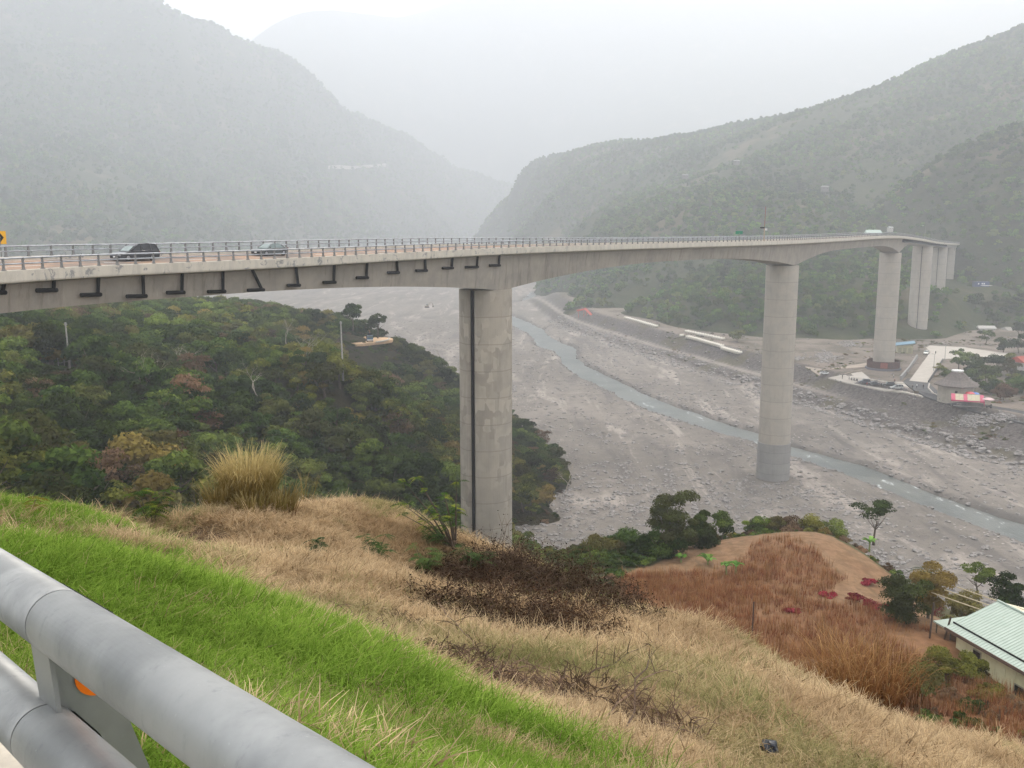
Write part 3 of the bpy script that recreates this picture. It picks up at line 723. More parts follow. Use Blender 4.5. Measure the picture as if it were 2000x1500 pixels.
# railings: two pipes on posts
def railing(u, side, npost, off):
    r = []
    pm = MB()
    for w, rd in ((.52, .075), (.98, .085)):
        pm.tube([dk(i, u+side*.02, w) for i in range(0, len(S))], rd, 6)
    return pm
def post_mesh(i, u, side):
    mb = MB(); a = math.atan2(NY[i], NX[i])
    p = dk(i, u, 0)
    mb.box((p[0], p[1], p[2]+.42), (.16, .18, .86), a, .75)
    mb.box((p[0], p[1], p[2]+.03), (.3, .26, .06), a)
    q = dk(i, u, .93); mb.box((q[0], q[1], q[2]), (.2, .1, .16), a)
    return mb
near_rail = railing(.22, 1, 0, 0).build("railing", m_railfar, bridge, smooth=True)
far_rail = railing(W-.22, -1, 0, 0).build("railing", m_railfar, bridge, smooth=True)
first = int(np.argmax([pxof(dk(i, 0, 0))[0] > -60 for i in range(len(S))]))
pxn = [pxof(dk(i, .22, .5))[0] for i in range(len(S))]
rest_n, rest_f = MB(), MB()
def moved(i, u): p = dk(i, u, 0); return Vector(p), math.atan2(NY[i], NX[i])
pm = MB(); pm.box((0, 0, .42), (.17, .2, .86), 0, .75).box((0, 0, .03), (.3, .3, .06)).box((0, 0, .93), (.2, .12, .16))
post0 = pm.build("post", m_post, near_rail)
used = False
for u, rail, rest, cnt in ((.22, near_rail, rest_n, 74), (W-.22, far_rail, rest_f, 26)):
    k = 0
    for i in range(0, len(S)):
        p, a = moved(i, u)
        if i >= first and k < cnt:
            if not used: o = post0; used = True
            else: o = post0.copy(); C.objects.link(o)
            o.parent = rail; o.location = p; o.rotation_euler = (0, 0, a); k += 1
        else:
            mb = post_mesh(i, u, 1); rest.add(mb.v, mb.f)
stuff(rest_n.build("rail_posts", m_post, near_rail)); stuff(rest_f.build("rail_posts", m_post, far_rail))
# black drain pipes on the near face of the girder:  (photo x of the drop, y of its foot, x of the far end of the level pipe, x of top)
for x, yb, xl, xt in ((5,571,-22,5),(105,566,72,103),(190,575,157,190),(279,578,246,277),(354,571,325,354),(434,569,405,433),(510,566,483,490),(581,557,561,576),(651,551,631,651),(715,542,696,715),(776,532,757,773),(831,528,812,828),(882,523,864,882),(931,521,909,931),(974,518,956,974)):
    s0 = float(np.interp(x, [pxof(dk(i, 1.3, -2.5))[0] for i in range(len(S))], S))
    st = float(np.interp(xt, [pxof(dk(i, 1.3, -1.3))[0] for i in range(len(S))], S))
    sl = float(np.interp(xl, [pxof(dk(i, 1.3, -2.5))[0] for i in range(len(S))], S))
    # depth of the foot below the kerb
    yt = pxof(dks(s0, 1.2, 0))[1]; yb1 = pxof(dks(s0, 1.2, -1))[1]; w = -(yb-yt)/(yb1-yt)
    w = max(w, -depth(s0)+.25); se = s0+.35
    mb = MB(); mb.tube([dks(st, 1.12, -1.15), dks(s0, 1.25, w)], .17, 8); mb.tube([dks(sl, 1.28, w+.05), dks(se, 1.28, w-.05)], .19, 8)
    mb.build("drain_pipe", m_black, bridge)
# small studs and drainage marks past the first pier
# dark brackets and pipes under the deck edge beyond the third pier
i3 = int(pier_s[2]/STEP)
for i in range(i3+3, int(pier_s[4]/STEP), 2):
    p = dk(i, .9, -1.8); MB().box((p[0], p[1], p[2]), (.9, .22, 1.3), math.atan2(NY[i], NX[i])).build("pipe_bracket", m_black, bridge)
MB().tube([dk(i, .55, -2.4) for i in range(i3+3, int(pier_s[4]/STEP), 3)], .22, 6).build("service_pipe", M("dark_pipe", (.07,.065,.06)), bridge)

# ------------------------------------------------------------------ foreground guard rail on the concrete parapet
rail = thing("guard_rail", "thick grey tubular guard rail with orange reflector beside the road", "guard rail", (-.957, 1.93, 68.4))
ax = Vector((-.686, .724, -.074)).normalized(); axn = Vector((.724, .686, 0)).normalized()       # along the rail, and outwards
J = Vector((-1.009, 1.993, ZC-.869)); J2 = J - axn*.05 - Vector((0, 0, .255))
loc = Vector(rail.location)
fgsteel, nt, b = newmat("galvanised_pipe"); b.inputs["Metallic"].default_value = .45; b.inputs["Roughness"].default_value = .46
v = coords(nt); n1 = noise(nt, v, 3.2, 5, .6); n2 = noise(nt, coords(nt, (1, 1, .3), rot=(0, 0, .7)), 26, 5, .7); n3 = noise(nt, v, 60, 3)
c = mixn(nt, ramp(nt, n1, .35, .65), (.38, .385, .38), (.25, .257, .257)); c = mixn(nt, math_(nt, 'MULTIPLY', ramp(nt, n2, .56, .74), .5), c, (.19, .2, .21))
c = mixn(nt, math_(nt, 'MULTIPLY', ramp(nt, n3, .69, .74), .3), c, (.55, .56, .56)); nt.links.new(c, b.inputs["Base Color"])
mr = N(nt, "ShaderNodeMapRange"); mr.inputs[3].default_value = .38; mr.inputs[4].default_value = .6; nt.links.new(n2, mr.inputs[0]); nt.links.new(mr.outputs[0], b.inputs["Roughness"])
bump(nt, b, n2, .15, .002)
RP = .0695
def pipe(J, a, b_, r, name, n=48):
    return MB().tube([J-loc+ax*t for t in np.linspace(a, b_, 5)], r, n).build(name, fgsteel, rail, smooth=False)
for Jx in (J, J2):
    for seg in ((-4.5, -.003), (.003, 6.5)):
        o = pipe(Jx, seg[0], seg[1], RP, "pipe")
        for p in o.data.polygons: p.use_smooth = len(p.vertices) == 4
        e = o.modifiers  # no modifiers needed
    MB().tube([Jx-loc+ax*t for t in (-.02, .02)], RP-.004, 40).build("pipe_sleeve", m_black, rail)
    # lapped outer sleeve behind the joint
    mb = MB(); r0 = RP+.004
    rings = []
    for t in (-.16, .16):
        ring = []
        for q in range(17):
            th = math.radians(-95 + q*8.0); ring.append(tuple(Jx-loc+ax*t + axn*(math.cos(th)*r0) + Vector((0, 0, math.sin(th)*r0))))
        rings.append(ring)
    mb.loft(rings, closed=False, cap=False).build("joint_sleeve", fgsteel, rail, smooth=True)
# post: front flange, web with orange reflector, back flange, foot
pc = J - loc + axn*(.02)
def rail_post(t):
    o0 = Vector((J.x, J.y, 0)) - Vector((loc.x, loc.y, 0)) + ax*t; zt = J.z-loc.z; zb = zt-.72
    def slab(u0t, u0b, u1t, u1b, a0, a1, name, mat, ztop=zt+.02):
        vs = []
        for z, ua, ub in ((zb, u0b, u1b), (ztop, u0t, u1t)):
            for u, a in ((ua, a0), (ub, a0), (ub, a1), (ua, a1)): vs.append(o0+axn*u+ax*a+Vector((0, 0, z)))
        return MB().add(vs, [(3,2,1,0),(4,5,6,7),(0,1,5,4),(1,2,6,5),(2,3,7,6),(3,0,4,7)]).build(name, mat, rail)
    fl = slab(-.045, -.005, -.035, .005, -.06, .06, "post_flange", m_steel, zt-.05)
    wb = slab(-.034, .006, .065, .26, -.006, .006, "post_web", m_steel, zt-.04)
    # reflector disc on the web
    cc = o0 + axn*.072 - ax*.0075 + Vector((0, 0, zt-.145)); ring = []
    for q in range(28):
        th = 2*math.pi*q/28; ring.append(cc+axn*math.cos(th)*.052+Vector((0, 0, 1))*math.sin(th)*.052)
    MB().loft([ring, [p-ax*.004 for p in ring]]).build("reflector", m_orange, wb)
for t in (.0, 2.0, -2.0, 4.0): rail_post(t)
# the parapet below the rail and the road we stand on
para = MB(); Pp = Vector((J2.x, J2.y, 0))
def parapet_ring(t): 
    o = Pp+ax*t; o.z = ax.z*t; return [tuple(o+axn*u+Vector((0, 0, z))) for u, z in ((-.42, 68.28), (-.40, 68.62), (-.37, 68.65), (.0, 68.65), (.055, 68.64), (.07, 68.62), (.075, 67.5), (-.42, 67.5))]
o = MB().loft([parapet_ring(t) for t in (-5, -2, 0, 3, 7)]).build("parapet", M("parapet_concrete", (.66,.60,.50), (.50,.45,.38), 7, .85, bmp=.004)); tag(o, "cream concrete parapet under the grey tubular guard rail", "parapet")
rd = MB().loft([[tuple(Pp+ax*t+axn*u+Vector((0, 0, z))) for u, z in ((-.41, 68.3), (-9, 68.3), (-9, 67.9), (-.41, 67.9))] for t in (-6, 8)]).build("road", m_asphalt); struct(rd, "asphalt road the camera stands on")

# ------------------------------------------------------------------ vehicles
def make_car(name, label, cat, col, kind, loc, rz, glass=None, group=None, pitch=0):
    """side profile points: x forward, z up; kind: van, sedan, suv, hatch"""
    t = thing(name, label, cat, loc, rz, group); t.rotation_euler = (0, pitch, rz)
    glass = glass or m_dkglass; pm_ = paint("paint_"+name, col)
    if kind == 'van':
        Lh, wid = 2.35, .9
        body = [(-2.33,.35),(-2.38,.62),(-2.33,1.02),(-1.6,1.04),(0,1.02),(.85,.98),(1.2,.95),(1.9,.80),(2.28,.62),(2.35,.42),(2.3,.27),(-2.25,.27)]
        roof = [(-2.3,1.0),(-2.12,1.45),(-1.85,1.66),(-.9,1.72),(.05,1.66),(.5,1.48),(1.25,.94)]
    elif kind == 'suv':
        Lh, wid = 2.25, .9
        body = [(-2.2,.4),(-2.25,.7),(-2.2,1.06),(-1.5,1.08),(0,1.06),(.9,1.04),(1.9,.95),(2.2,.8),(2.25,.5),(2.2,.32),(-2.15,.32)]
        roof = [(-2.18,1.04),(-2.0,1.55),(-1.7,1.72),(-.4,1.75),(.3,1.68),(1.0,1.03)]
    else:
        Lh, wid = 2.25, .86
        body = [(-2.25,.35),(-2.28,.6),(-2.2,.88),(-1.5,.93),(0,.9),(.9,.88),(1.9,.76),(2.2,.62),(2.27,.42),(2.2,.25),(-2.2,.25)]
        roof = [(-1.72,.9),(-1.1,1.3),(-.75,1.4),(.1,1.41),(.4,1.34),(1.15,.86)]
    def section(prof, ys):
        mb = MB(); mb.loft([[(x, y*wy, z) for x, z in [(px_, pz_) for px_, pz_ in prof]] for y, wy in ys]); return mb
    # body shell with rounded sides
    rings = []
    for y, sx in ((-1, .965), (-.93, .99), (-.6, 1.0), (.6, 1.0), (.93, .99), (1, .965)):
        rings.append([(x*sx, y*wid, .55+(z-.55)*(.95 if abs(y) == 1 else 1)) for x, z in body])
    MB().loft(rings).build("body", pm_, t, bevel=.03)
    # greenhouse: glass block tapering inwards and a roof skin above it
    def gh(prof, shr, top_in, zz=1.0):
        rr = []
        for y in (-1, 1):
            rr.append([(x, y*(wid-.05-top_in*max(0, (z-prof[0][1]))/.75)*shr, z) for x, z in prof])
        return MB().loft(rr)
    gh(roof, .985, .2).build("window", glass, t)
    zr = max(z for _, z in roof)
    top = [(x, z) for x, z in roof if z > zr-.13]; x0, x1 = top[0][0]-.12, top[-1][0]+.1
    def at(x): return float(np.interp(x, [q[0] for q in roof], [q[1] for q in roof]))
    rr = []
    for x in np.linspace(x0, x1, 7):
        z = at(x)+.012; w = wid-.05-.2*(z-roof[0][1])/.75
        rr.append([(x, -w-.01, z-.09), (x, -w+.06, z), (x, w-.06, z), (x, w+.01, z-.09)])
    MB().loft(rr).build("roof", pm_, t)
    a_, b_ = roof[-1], roof[-2]
    def wq(q, f): return [(q[0]+.02, -(wid-.1-.2*(q[1]-roof[0][1])/.75)*f, q[1]+.02), (q[0]+.02, (wid-.1-.2*(q[1]-roof[0][1])/.75)*f, q[1]+.02)]
    lo, hi = wq((a_[0]*.93+b_[0]*.07, a_[1]*.93+b_[1]*.07), .9), wq((a_[0]*.08+b_[0]*.92, a_[1]*.08+b_[1]*.92), .9)
    MB().add([*lo, *hi[::-1], *[(x-.02, y, z-.02) for x, y, z in lo], *[(x-.02, y, z-.02) for x, y, z in hi[::-1]]], [(0,1,2,3),(7,6,5,4),(0,4,5,1),(1,5,6,2),(2,6,7,3),(3,7,4,0)]).build("windscreen", m_glass, t)
    # pillars
    pil = [(roof[-1][0]-.02, roof[-1][1], x1-.05), (-.25 if kind != 'sedan' else -.1, roof[0][1], -.2), (roof[0][0]+.03, roof[0][1], x0+.08)]
    if kind in ('van', 'suv'): pil.append((-1.35, roof[0][1], -1.3))
    for y in (-1, 1):
        for xb, zb_, xt in pil:
            zt = at(xt)
            wb_ = wid-.045; wt = wid-.04-.2*(zt-roof[0][1])/.75
            MB().tube([(xb, y*wb_, zb_), (xt, y*wt, zt)], .045, 5).build("pillar", pm_, t)
    wb = 1.42
    for x in (-wb, wb):
        for y in (-1, 1):
            w = MB().tube([(x, y*(wid-.2), .32), (x, y*(wid+.01), .32)], .325, 20).build("wheel", m_tyre, t)
            MB().tube([(x, y*(wid+.005), .32), (x, y*(wid+.022), .32)], .2, 14).build("rim", m_rim, w)
    for y in (-1, 1):
        MB().box((Lh-.13, y*(wid-.2), .66 if kind != 'suv' else .78), (.2, .3, .14), 0, .8).build("headlight", m_lamp, t)
        MB().box((-Lh+.0, y*(wid-.14), .8), (.08, .18, .26)).build("taillight", m_red, t)
        MB().box((.85, y*(wid+.09), 1.0), (.12, .18, .12)).build("mirror", pm_, t)
    MB().box((Lh+.01, 0, .42), (.06, 1.2, .16)).build("grille", m_black, t)
    MB().box((Lh+.045, 0, .44), (.01, .34, .15)).build("number_plate", m_white, t)
    return t
def on_deck(px, u):
    s0 = float(np.interp(px, [pxof(dk(i, u, 0))[0] for i in range(len(S))], S)); i = int(s0/STEP)
    p = dks(s0, u, -.305); return Vector(p), math.atan2(TY[i], TX[i])
p, a = on_deck(264, 5.9)
make_car("minivan", "dark grey minivan driving along the bridge towards the left", "van", (.03, .03, .035), 'van', p, a+math.pi, M_gl if False else m_dkglass)
p, a = on_deck(527, 5.9)
make_car("sedan", "dark green-grey sedan following the minivan over the bridge", "car", (.085, .095, .095), 'sedan', p, a+math.pi, m_glass)

def terr(px, py): return G(px, py, h_valley, 150, 1500, 900)
def terrz(px, py, dz=0): p = terr(px, py); p.z += dz; return p
# parked cars on the terrace by the third pier
for nm, lab, col, kd, x, y, rz in (
    ("parked_car", "dark blue hatchback, leftmost of the parked row beside the motorcycles", (.05,.06,.08), 'suv', 1688, 751, 172),
    ("parked_car", "dark grey car parked between the blue hatchback and the black car", (.09,.1,.11), 'sedan', 1707, 754, 8),
    ("parked_car", "black off-road car parked beside the silver estate car", (.02,.02,.022), 'suv', 1735, 757, 170),
    ("parked_car", "silver estate car at the right end of the parked row", (.45,.46,.46), 'van', 1751, 762, 176),
    ("parked_car", "white hatchback parked on the pale concrete ramp top", (.75,.75,.74), 'van', 1809, 693, 235),
    ("parked_car", "white sedan alone on the dirt track left of the plaza", (.72,.73,.73), 'sedan', 1611, 732, -10)):
    make_car(nm, lab, "car", col, kd, terrz(x, y, .47 if x > 1620 else .15), math.radians(rz), group="cars parked on the far terrace")

# ------------------------------------------------------------------ foliage builders
def leaf_quads(c, nrm, size, asp=.6, r=None):
    """c (n,3) centres, nrm (n,3) rough normals, size (n,)"""
    r = r or rng; n = len(c)
    d = nrm + r.normal(0, .55, (n, 3)); d /= np.linalg.norm(d, axis=1)[:, None]+1e-9
    a = np.cross(d, r.normal(0, 1, (n, 3))); a /= np.linalg.norm(a, axis=1)[:, None]+1e-9; b = np.cross(d, a)
    s = size[:, None]
    V = np.stack([c-a*s, c-b*s*asp*.9, c+a*s, c+b*s*asp], 1).reshape(-1, 3)
    V[0::4] += d*s*.0
    return V, np.arange(n*4).reshape(-1, 4)
def crown_arrays(seed, rx, rz, nblob, nleaf, leaf, flat=.75, zc=0, hollow=.35, sym=False):
    r = np.random.default_rng(seed); cs = []; ns = []; ts = []
    per = nleaf//nblob
    for k in range(nblob):
        u = r.normal(0, 1, 3); u /= np.linalg.norm(u); rad = r.random()**.45
        c = np.array([u[0]*rx*.72*rad, u[1]*rx*.72*rad, zc + abs(u[2])*rz*.75*rad*(1 if r.random() < (.55 if sym else .8) else -(1.0 if sym else .6))])
        br = (rx*.30)*(.6+r.random()*.75)
        d = r.normal(0, 1, (per, 3)); d /= np.linalg.norm(d, axis=1)[:, None]
        d[:, 2] = np.where(d[:, 2] < -.3, -d[:, 2]*.6, d[:, 2])
        q = (hollow + (1-hollow)*r.random(per)**.4)[:, None]
        p = c + d*q*br*np.array([1.1, 1.1, flat])
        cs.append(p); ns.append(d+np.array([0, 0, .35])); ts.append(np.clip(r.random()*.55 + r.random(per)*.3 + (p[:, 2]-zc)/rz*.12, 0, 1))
    return np.concatenate(cs), np.concatenate(ns), np.concatenate(ts), r
def crown_mesh(name, seed, rx, rz, nblob, nleaf, leaf, mat, flat=.75, zc=0, hollow=.35, asp=.6, sym=False):
    c, nn, t, r = crown_arrays(seed, rx, rz, nblob, nleaf, leaf, flat, zc, hollow, sym)
    V, Fq = leaf_quads(c, nn, leaf*(.6+.8*r.random(len(c))), asp, r)
    return np_mesh(name, V, Fq, [mat], {"tint": ('FACE', t)})
def trunk_mb(seed, h, r0, spread, nlimb=5, bend=.15):
    r = random.Random(seed); mb = MB(); top = Vector((r.uniform(-1, 1)*bend*h, r.uniform(-1, 1)*bend*h, h*.62))
    path = [Vector((0, 0, -1.0)), Vector((0, 0, 0)), top*.5+Vector((r.uniform(-.1, .1)*h*.3, 0, 0)), top]
    mb.tube(path, [r0*1.4, r0, r0*.75, r0*.5], 7)
    for k in range(nlimb):
        a = 2*math.pi*(k+r.random()*.6)/nlimb; f = r.uniform(.45, .98); b = path[1].lerp(top, f) if f < .98 else top
        e = top + Vector((math.cos(a)*spread*r.uniform(.5, .9), math.sin(a)*spread*r.uniform(.5, .9), h*r.uniform(.08, .3)))
        mid = b.lerp(e, .5)+Vector((0, 0, -h*.03))
        mb.tube([b, mid, e], [r0*.42, r0*.27, r0*.1], 5)
    return mb
# two crown meshes per kind, leaf-clump sized for the distance they stand at
def proto(kind, seed, leaf=.3, n=1500, rx=3.6, rz=3.6):
    return crown_mesh("crown", seed, rx, rz, 15, n, leaf, m_fol[kind])
protos = {}
for kind, n_ in (('dark', 3), ('mid', 3), ('yellow', 2), ('brown', 1)):
    protos[kind] = [crown_mesh("crown", 100+k*7+len(kind), 3.3, 3.2+.4*k, 13, 2300 if kind != 'brown' else 1300, .21 if kind != 'brown' else .17, m_fol[kind], flat=.7) for k in range(n_)]
tr_me = []
for k in range(3):
    mb = trunk_mb(40+k, 5.2, .2, 2.4); me = bpy.data.meshes.new("trunk"); me.from_pydata(mb.v, [], mb.f); me.materials.append(m_bark); tr_me.append(me)
def bare_tree_mb(seed, h, r0, levels=4, spread=.55):
    r = random.Random(seed); mb = MB()
    def grow(p, d, L, rad, lev):
        pts_ = [p]; q = p
        for k in range(3):
            d = (d + Vector((r.gauss(0, .18), r.gauss(0, .18), r.gauss(0, .1)+.03))).normalized(); q = q + d*L/3; pts_.append(q)
        mb.tube(pts_, [rad, rad*.85, rad*.7, rad*.55], 4 if lev > 1 else 6, cap=False)
        if lev < levels:
            for k in range(r.choice((2, 3, 3))):
                e = (d + Vector((r.gauss(0, spread), r.gauss(0, spread), r.gauss(0, spread*.6)+.1))).normalized()
                grow(pts_[r.choice((2, 3, 3))], e, L*r.uniform(.6, .85), rad*.55, lev+1)
    grow(Vector((0, 0, -.3)), Vector((0, 0, 1)), h*.42, r0, 0)
    return mb

tree_names = {'dark': ('broadleaf_tree', 'tree'), 'mid': ('broadleaf_tree', 'tree'), 'yellow': ('broadleaf_tree', 'tree'), 'brown': ('broadleaf_tree', 'tree')}
def place_tree(kind, p, s, rz, label, group, vi, sz=1.0):
    t = thing("tree", label, "tree", p, rz, group); t.scale = (s, s, s*sz)
    c = ob("crown", protos[kind][vi % len(protos[kind])], t, (0, 0, 2.9)); k = ob("trunk", tr_me[vi % 3], t)
    return t, c

# ------------------------------------------------------------------ scatter by node instances (only for what nobody could count)
def scatter(name, P_, rotz, scl, var, sources, label, tilt=None, mat=None):
    """one object: a point cloud whose points carry copies of the source meshes"""
    n = len(P_)
    me = bpy.data.meshes.new(name); me.vertices.add(n); me.vertices.foreach_set("co", np.asarray(P_, np.float32).ravel())
    rot = np.zeros((n, 3), np.float32); rot[:, 2] = rotz
    if tilt is not None: rot[:, :2] = tilt
    a = me.attributes.new("rot", 'FLOAT_VECTOR', 'POINT'); a.data.foreach_set("vector", rot.ravel())
    sv = np.asarray(scl, np.float32); sv = np.repeat(sv[:, None], 3, 1) if sv.ndim == 1 else sv
    a = me.attributes.new("scl", 'FLOAT_VECTOR', 'POINT'); a.data.foreach_set("vector", sv.ravel())
    a = me.attributes.new("var", 'INT', 'POINT'); a.data.foreach_set("value", np.asarray(var, np.int32))
    o = ob(name, me); stuff(o, label)
    ng = bpy.data.node_groups.new(name+"_scatter", 'GeometryNodeTree')
    ng.interface.new_socket("Geometry", in_out='INPUT', socket_type='NodeSocketGeometry'); ng.interface.new_socket("Geometry", in_out='OUTPUT', socket_type='NodeSocketGeometry')
    gi = ng.nodes.new("NodeGroupInput"); go = ng.nodes.new("NodeGroupOutput"); jn = ng.nodes.new("GeometryNodeJoinGeometry")
    def na(nm, ty):
        x = ng.nodes.new("GeometryNodeInputNamedAttribute"); x.data_type = ty; x.inputs[0].default_value = nm; return x.outputs[0]
    r_ = na("rot", 'FLOAT_VECTOR'); s_ = na("scl", 'FLOAT_VECTOR'); v_ = na("var", 'INT')
    e2r = ng.nodes.new("FunctionNodeEulerToRotation"); ng.links.new(r_, e2r.inputs[0])
    for k, src in enumerate(sources):
        oi = ng.nodes.new("GeometryNodeObjectInfo"); oi.transform_space = 'ORIGINAL'; oi.inputs["Object"].default_value = src; oi.inputs["As Instance"].default_value = True
        ip = ng.nodes.new("GeometryNodeInstanceOnPoints"); cm = ng.nodes.new("FunctionNodeCompare"); cm.data_type = 'INT'; cm.operation = 'EQUAL'
        ng.links.new(v_, cm.inputs[2]); cm.inputs[3].default_value = k
        ng.links.new(gi.outputs[0], ip.inputs["Points"]); ng.links.new(cm.outputs[0], ip.inputs["Selection"])
        ng.links.new(oi.outputs["Geometry"], ip.inputs["Instance"]); ng.links.new(e2r.outputs[0], ip.inputs["Rotation"]); ng.links.new(s_, ip.inputs["Scale"])
        ng.links.new(ip.outputs[0], jn.inputs[0])
    ng.links.new(jn.outputs[0], go.inputs[0])
    md = o.modifiers.new("scatter", 'NODES'); md.node_group = ng
    return o
def src(name, me):
    return bpy.data.objects.new(name, me)        # mesh source for the scatter; not a thing in the scene

# ------------------------------------------------------------------ the wood on the spur
def rnd_polar(n, a0, a1, r0, r1):
    az = np.radians(rng.uniform(a0, a1, n)); r = np.sqrt(rng.uniform(r0*r0, r1*r1, n)); return r*np.sin(az), r*np.cos(az)
def pd_filter(X, Y, cell):
    """keep one point per cell-sized square"""
    k = np.floor(X/cell).astype(int)*100003 + np.floor(Y/cell).astype(int); _, i = np.unique(k, return_index=True); return np.sort(i)
def px_arr(X, Y, Z):
    z = Z-ZC; c = Y*cp - z*sp; u = Y*sp + z*cp; return 1000+F*X/c, 750-F*u/c
clear = [tuple(P(718,664,322))[:2]+(9.5,), tuple(P(133,716,175))[:2]+(2.6,), tuple(P(128,722,170))[:2]+(4.0,), tuple(P(125,728,164))[:2]+(3.5,), tuple(P(669,705,203))[:2]+(2.5,)]
X, Y = rnd_polar(26000, -44, 8, 78, 470)
i = pd_filter(X, Y, 3.7); X, Y = X[i], Y[i]
Z = h_spur(X, Y); okk = Z > 1.3
for cx, cy, cr in clear: okk &= np.hypot(X-cx, Y-cy) > cr
for c0, R, a0 in piers: okk &= np.hypot(X-c0.x, Y-c0.y) > R+1.5
X, Y, Z = X[okk], Y[okk], Z[okk]
pxx, pyy = px_arr(X, Y, Z+3)
# keep trees off the sight gap beneath the deck (the road to the truck)
tone = fbm(X, Y, 45, 4); n = len(X)
scale = .68 + rng.random(n)**1.5*1.05 + fbm(X, Y, 30, 2)*.2
low = (Z < 7); scale = np.where(low, scale*.75, scale)
gap = (pxx > 655) & (pxx < 800) & (Y > 200) & (Y < 325) & (pyy < 720)
scale = np.where(gap, .33, scale)
kinds = np.where(tone+rng.normal(0, .28, n) > .30, 'yellow', np.where(tone+rng.normal(0, .4, n) > -.05, 'mid', 'dark')); kinds = np.where(rng.random(n) < .055, 'brown', kinds)
inview = (pxx > -60) & (pxx < 1180) & (pyy < 1010)
dd = np.hypot(X, Y); order = np.argsort(np.where(inview, dd, 1e9))
vis = order[:int(inview.sum())]
# the trees that show largest: nearest in view, thinned so that they stand apart
ind = []; occ = {}
for j in vis:
    if len(ind) >= 230: break
    key = (int(pxx[j]//38), int(pyy[j]//30))
    if occ.get(key, 0) >= 1 or scale[j] < .55: continue
    occ[key] = occ.get(key, 0)+1; ind.append(j)
indset = np.zeros(n, bool); indset[ind] = True
wood_label = {'dark': 'dark green tree among the dense wood under the bridge', 'mid': 'mid green tree among the dense wood under the bridge', 'yellow': 'yellow-green tree among the dense wood under the bridge', 'brown': 'half-bare brownish tree among the dense wood under the bridge'}
srcs = {}
for q, j in enumerate(ind):
    k = str(kinds[j]); vi = q % len(protos[k])
    t, c = place_tree(k, (X[j], Y[j], Z[j]-.2), float(scale[j])*1.12, float(rng.random()*6.28), wood_label[k], "trees of the wood under the bridge", vi, .95)
    srcs.setdefault((k, vi), c)
slist = []; sidx = {}
for k in protos:
    for vi in range(len(protos[k])):
        s_ = srcs.get((k, vi)) or src("crown", protos[k][vi]); sidx[(k, vi)] = len(slist); slist.append(s_)
rest = ~indset
var = np.array([sidx[(str(k), int(v) % len(protos[str(k)]))] for k, v in zip(kinds[rest], rng.integers(0, 3, rest.sum()))])
sc3 = np.c_[scale[rest]*1.05, scale[rest]*1.05, scale[rest]*.95]
scatter("wood", np.c_[X[rest], Y[rest], Z[rest]+2.0*scale[rest]], rng.random(rest.sum())*6.28, sc3, var, slist, "dense subtropical wood covering the spur under the bridge")
# undergrowth fills the gaps
Xu, Yu = rnd_polar(16000, -42, 8, 78, 420); i = pd_filter(Xu, Yu, 3.6); Xu, Yu = Xu[i], Yu[i]; Zu = h_spur(Xu, Yu); okk = Zu > .9
for cx, cy, cr in clear: okk &= np.hypot(Xu-cx, Yu-cy) > cr*.8
for c0, R, a0 in piers: okk &= np.hypot(Xu-c0.x, Yu-c0.y) > R
Xu, Yu, Zu = Xu[okk], Yu[okk], Zu[okk]; nu = len(Xu)
scatter("undergrowth", np.c_[Xu, Yu, Zu-.2], rng.random(nu)*6.28, np.c_[.38+rng.random(nu)*.15, .38+rng.random(nu)*.15, .3+rng.random(nu)*.12], rng.choice([sidx[('dark', 0)], sidx[('mid', 0)], sidx[('mid', 1)], sidx[('brown', 0)]], nu, p=[.4, .25, .2, .15]), slist, "undergrowth between the trees under the bridge")

# ------------------------------------------------------------------ woods on the hills
hp = [crown_mesh("crown", 300+k, 3.6, 3.6, 10, 420, .62, m_farfol, flat=.8) for k in range(3)]
hsrc = [src("hill_crown", m) for m in hp]
def hill_wood(name, hf, a0, a1, r0, r1, n, cell, s0, s1, label, zmin=2, cond=None):
    X, Y = rnd_polar(n, a0, a1, r0, r1); i = pd_filter(X, Y, cell); X, Y = X[i], Y[i]; Z = hf(X, Y)
    k = (Z > zmin) & (Z > h_valley(X, Y, False)+.5 if name != "mountain_wood" else Z > zmin)
    if cond is not None: k &= cond(X, Y, Z)
    k &= ~((fbm(X, Y, 130, 5) + fbm(X, Y*.4, 30, 3)*.3 > .40) & (rng.random(len(X)) < .8) & (Y > 700))
    for c0, R, a_ in piers: k &= np.hypot(X-c0.x, Y-c0.y) > R+3
    X, Y, Z = X[k], Y[k], Z[k]; m = len(X); s = s0 + (s1-s0)*rng.random(m)**1.6
    s *= 1+fbm(X, Y, 60, 3)*.35
    return scatter(name, np.c_[X, Y, Z+1.0*s], rng.random(m)*6.28, np.c_[s, s, s*(.8+.5*rng.random(m))], rng.integers(0, 3, m), hsrc, label)
def cond_r(X, Y, Z):
    px_, py_ = px_arr(X, Y, Z)
    bare = inpoly(np.array([(1780,560),(1830,545),(1960,545),(1985,570),(1930,590),(1830,588),(1815,660),(1700,665),(1560,668),(1480,668),(1480,640),(1560,650),(1700,640),(1790,640)]), px_, py_) & (Y < 700)
    bare2 = inpoly(np.array([(1830,590),(1935,590),(1925,640),(1830,655)]), px_, py_) & (rng.random(len(px_)) < .75) & (Y < 600)
    crag = inpoly(np.array([(1035,455),(1080,430),(1110,470),(1060,560),(1030,520)]), px_, py_) & (rng.random(len(px_)) < .6)
    return ~((bare & (rng.random(len(px_)) < .72)) | bare2 | crag)
hill_wood("ridge_wood", h_right, -4, 42, 380, 2500, 130000, 7.0, .75, 1.35, "hazy wood covering the ridge right of the valley", 2, cond_r)
hill_wood("hill_wood", h_rhill, 18, 44, 500, 1000, 26000, 6.0, .8, 1.4, "dark wood on the hill at the right margin", 2)
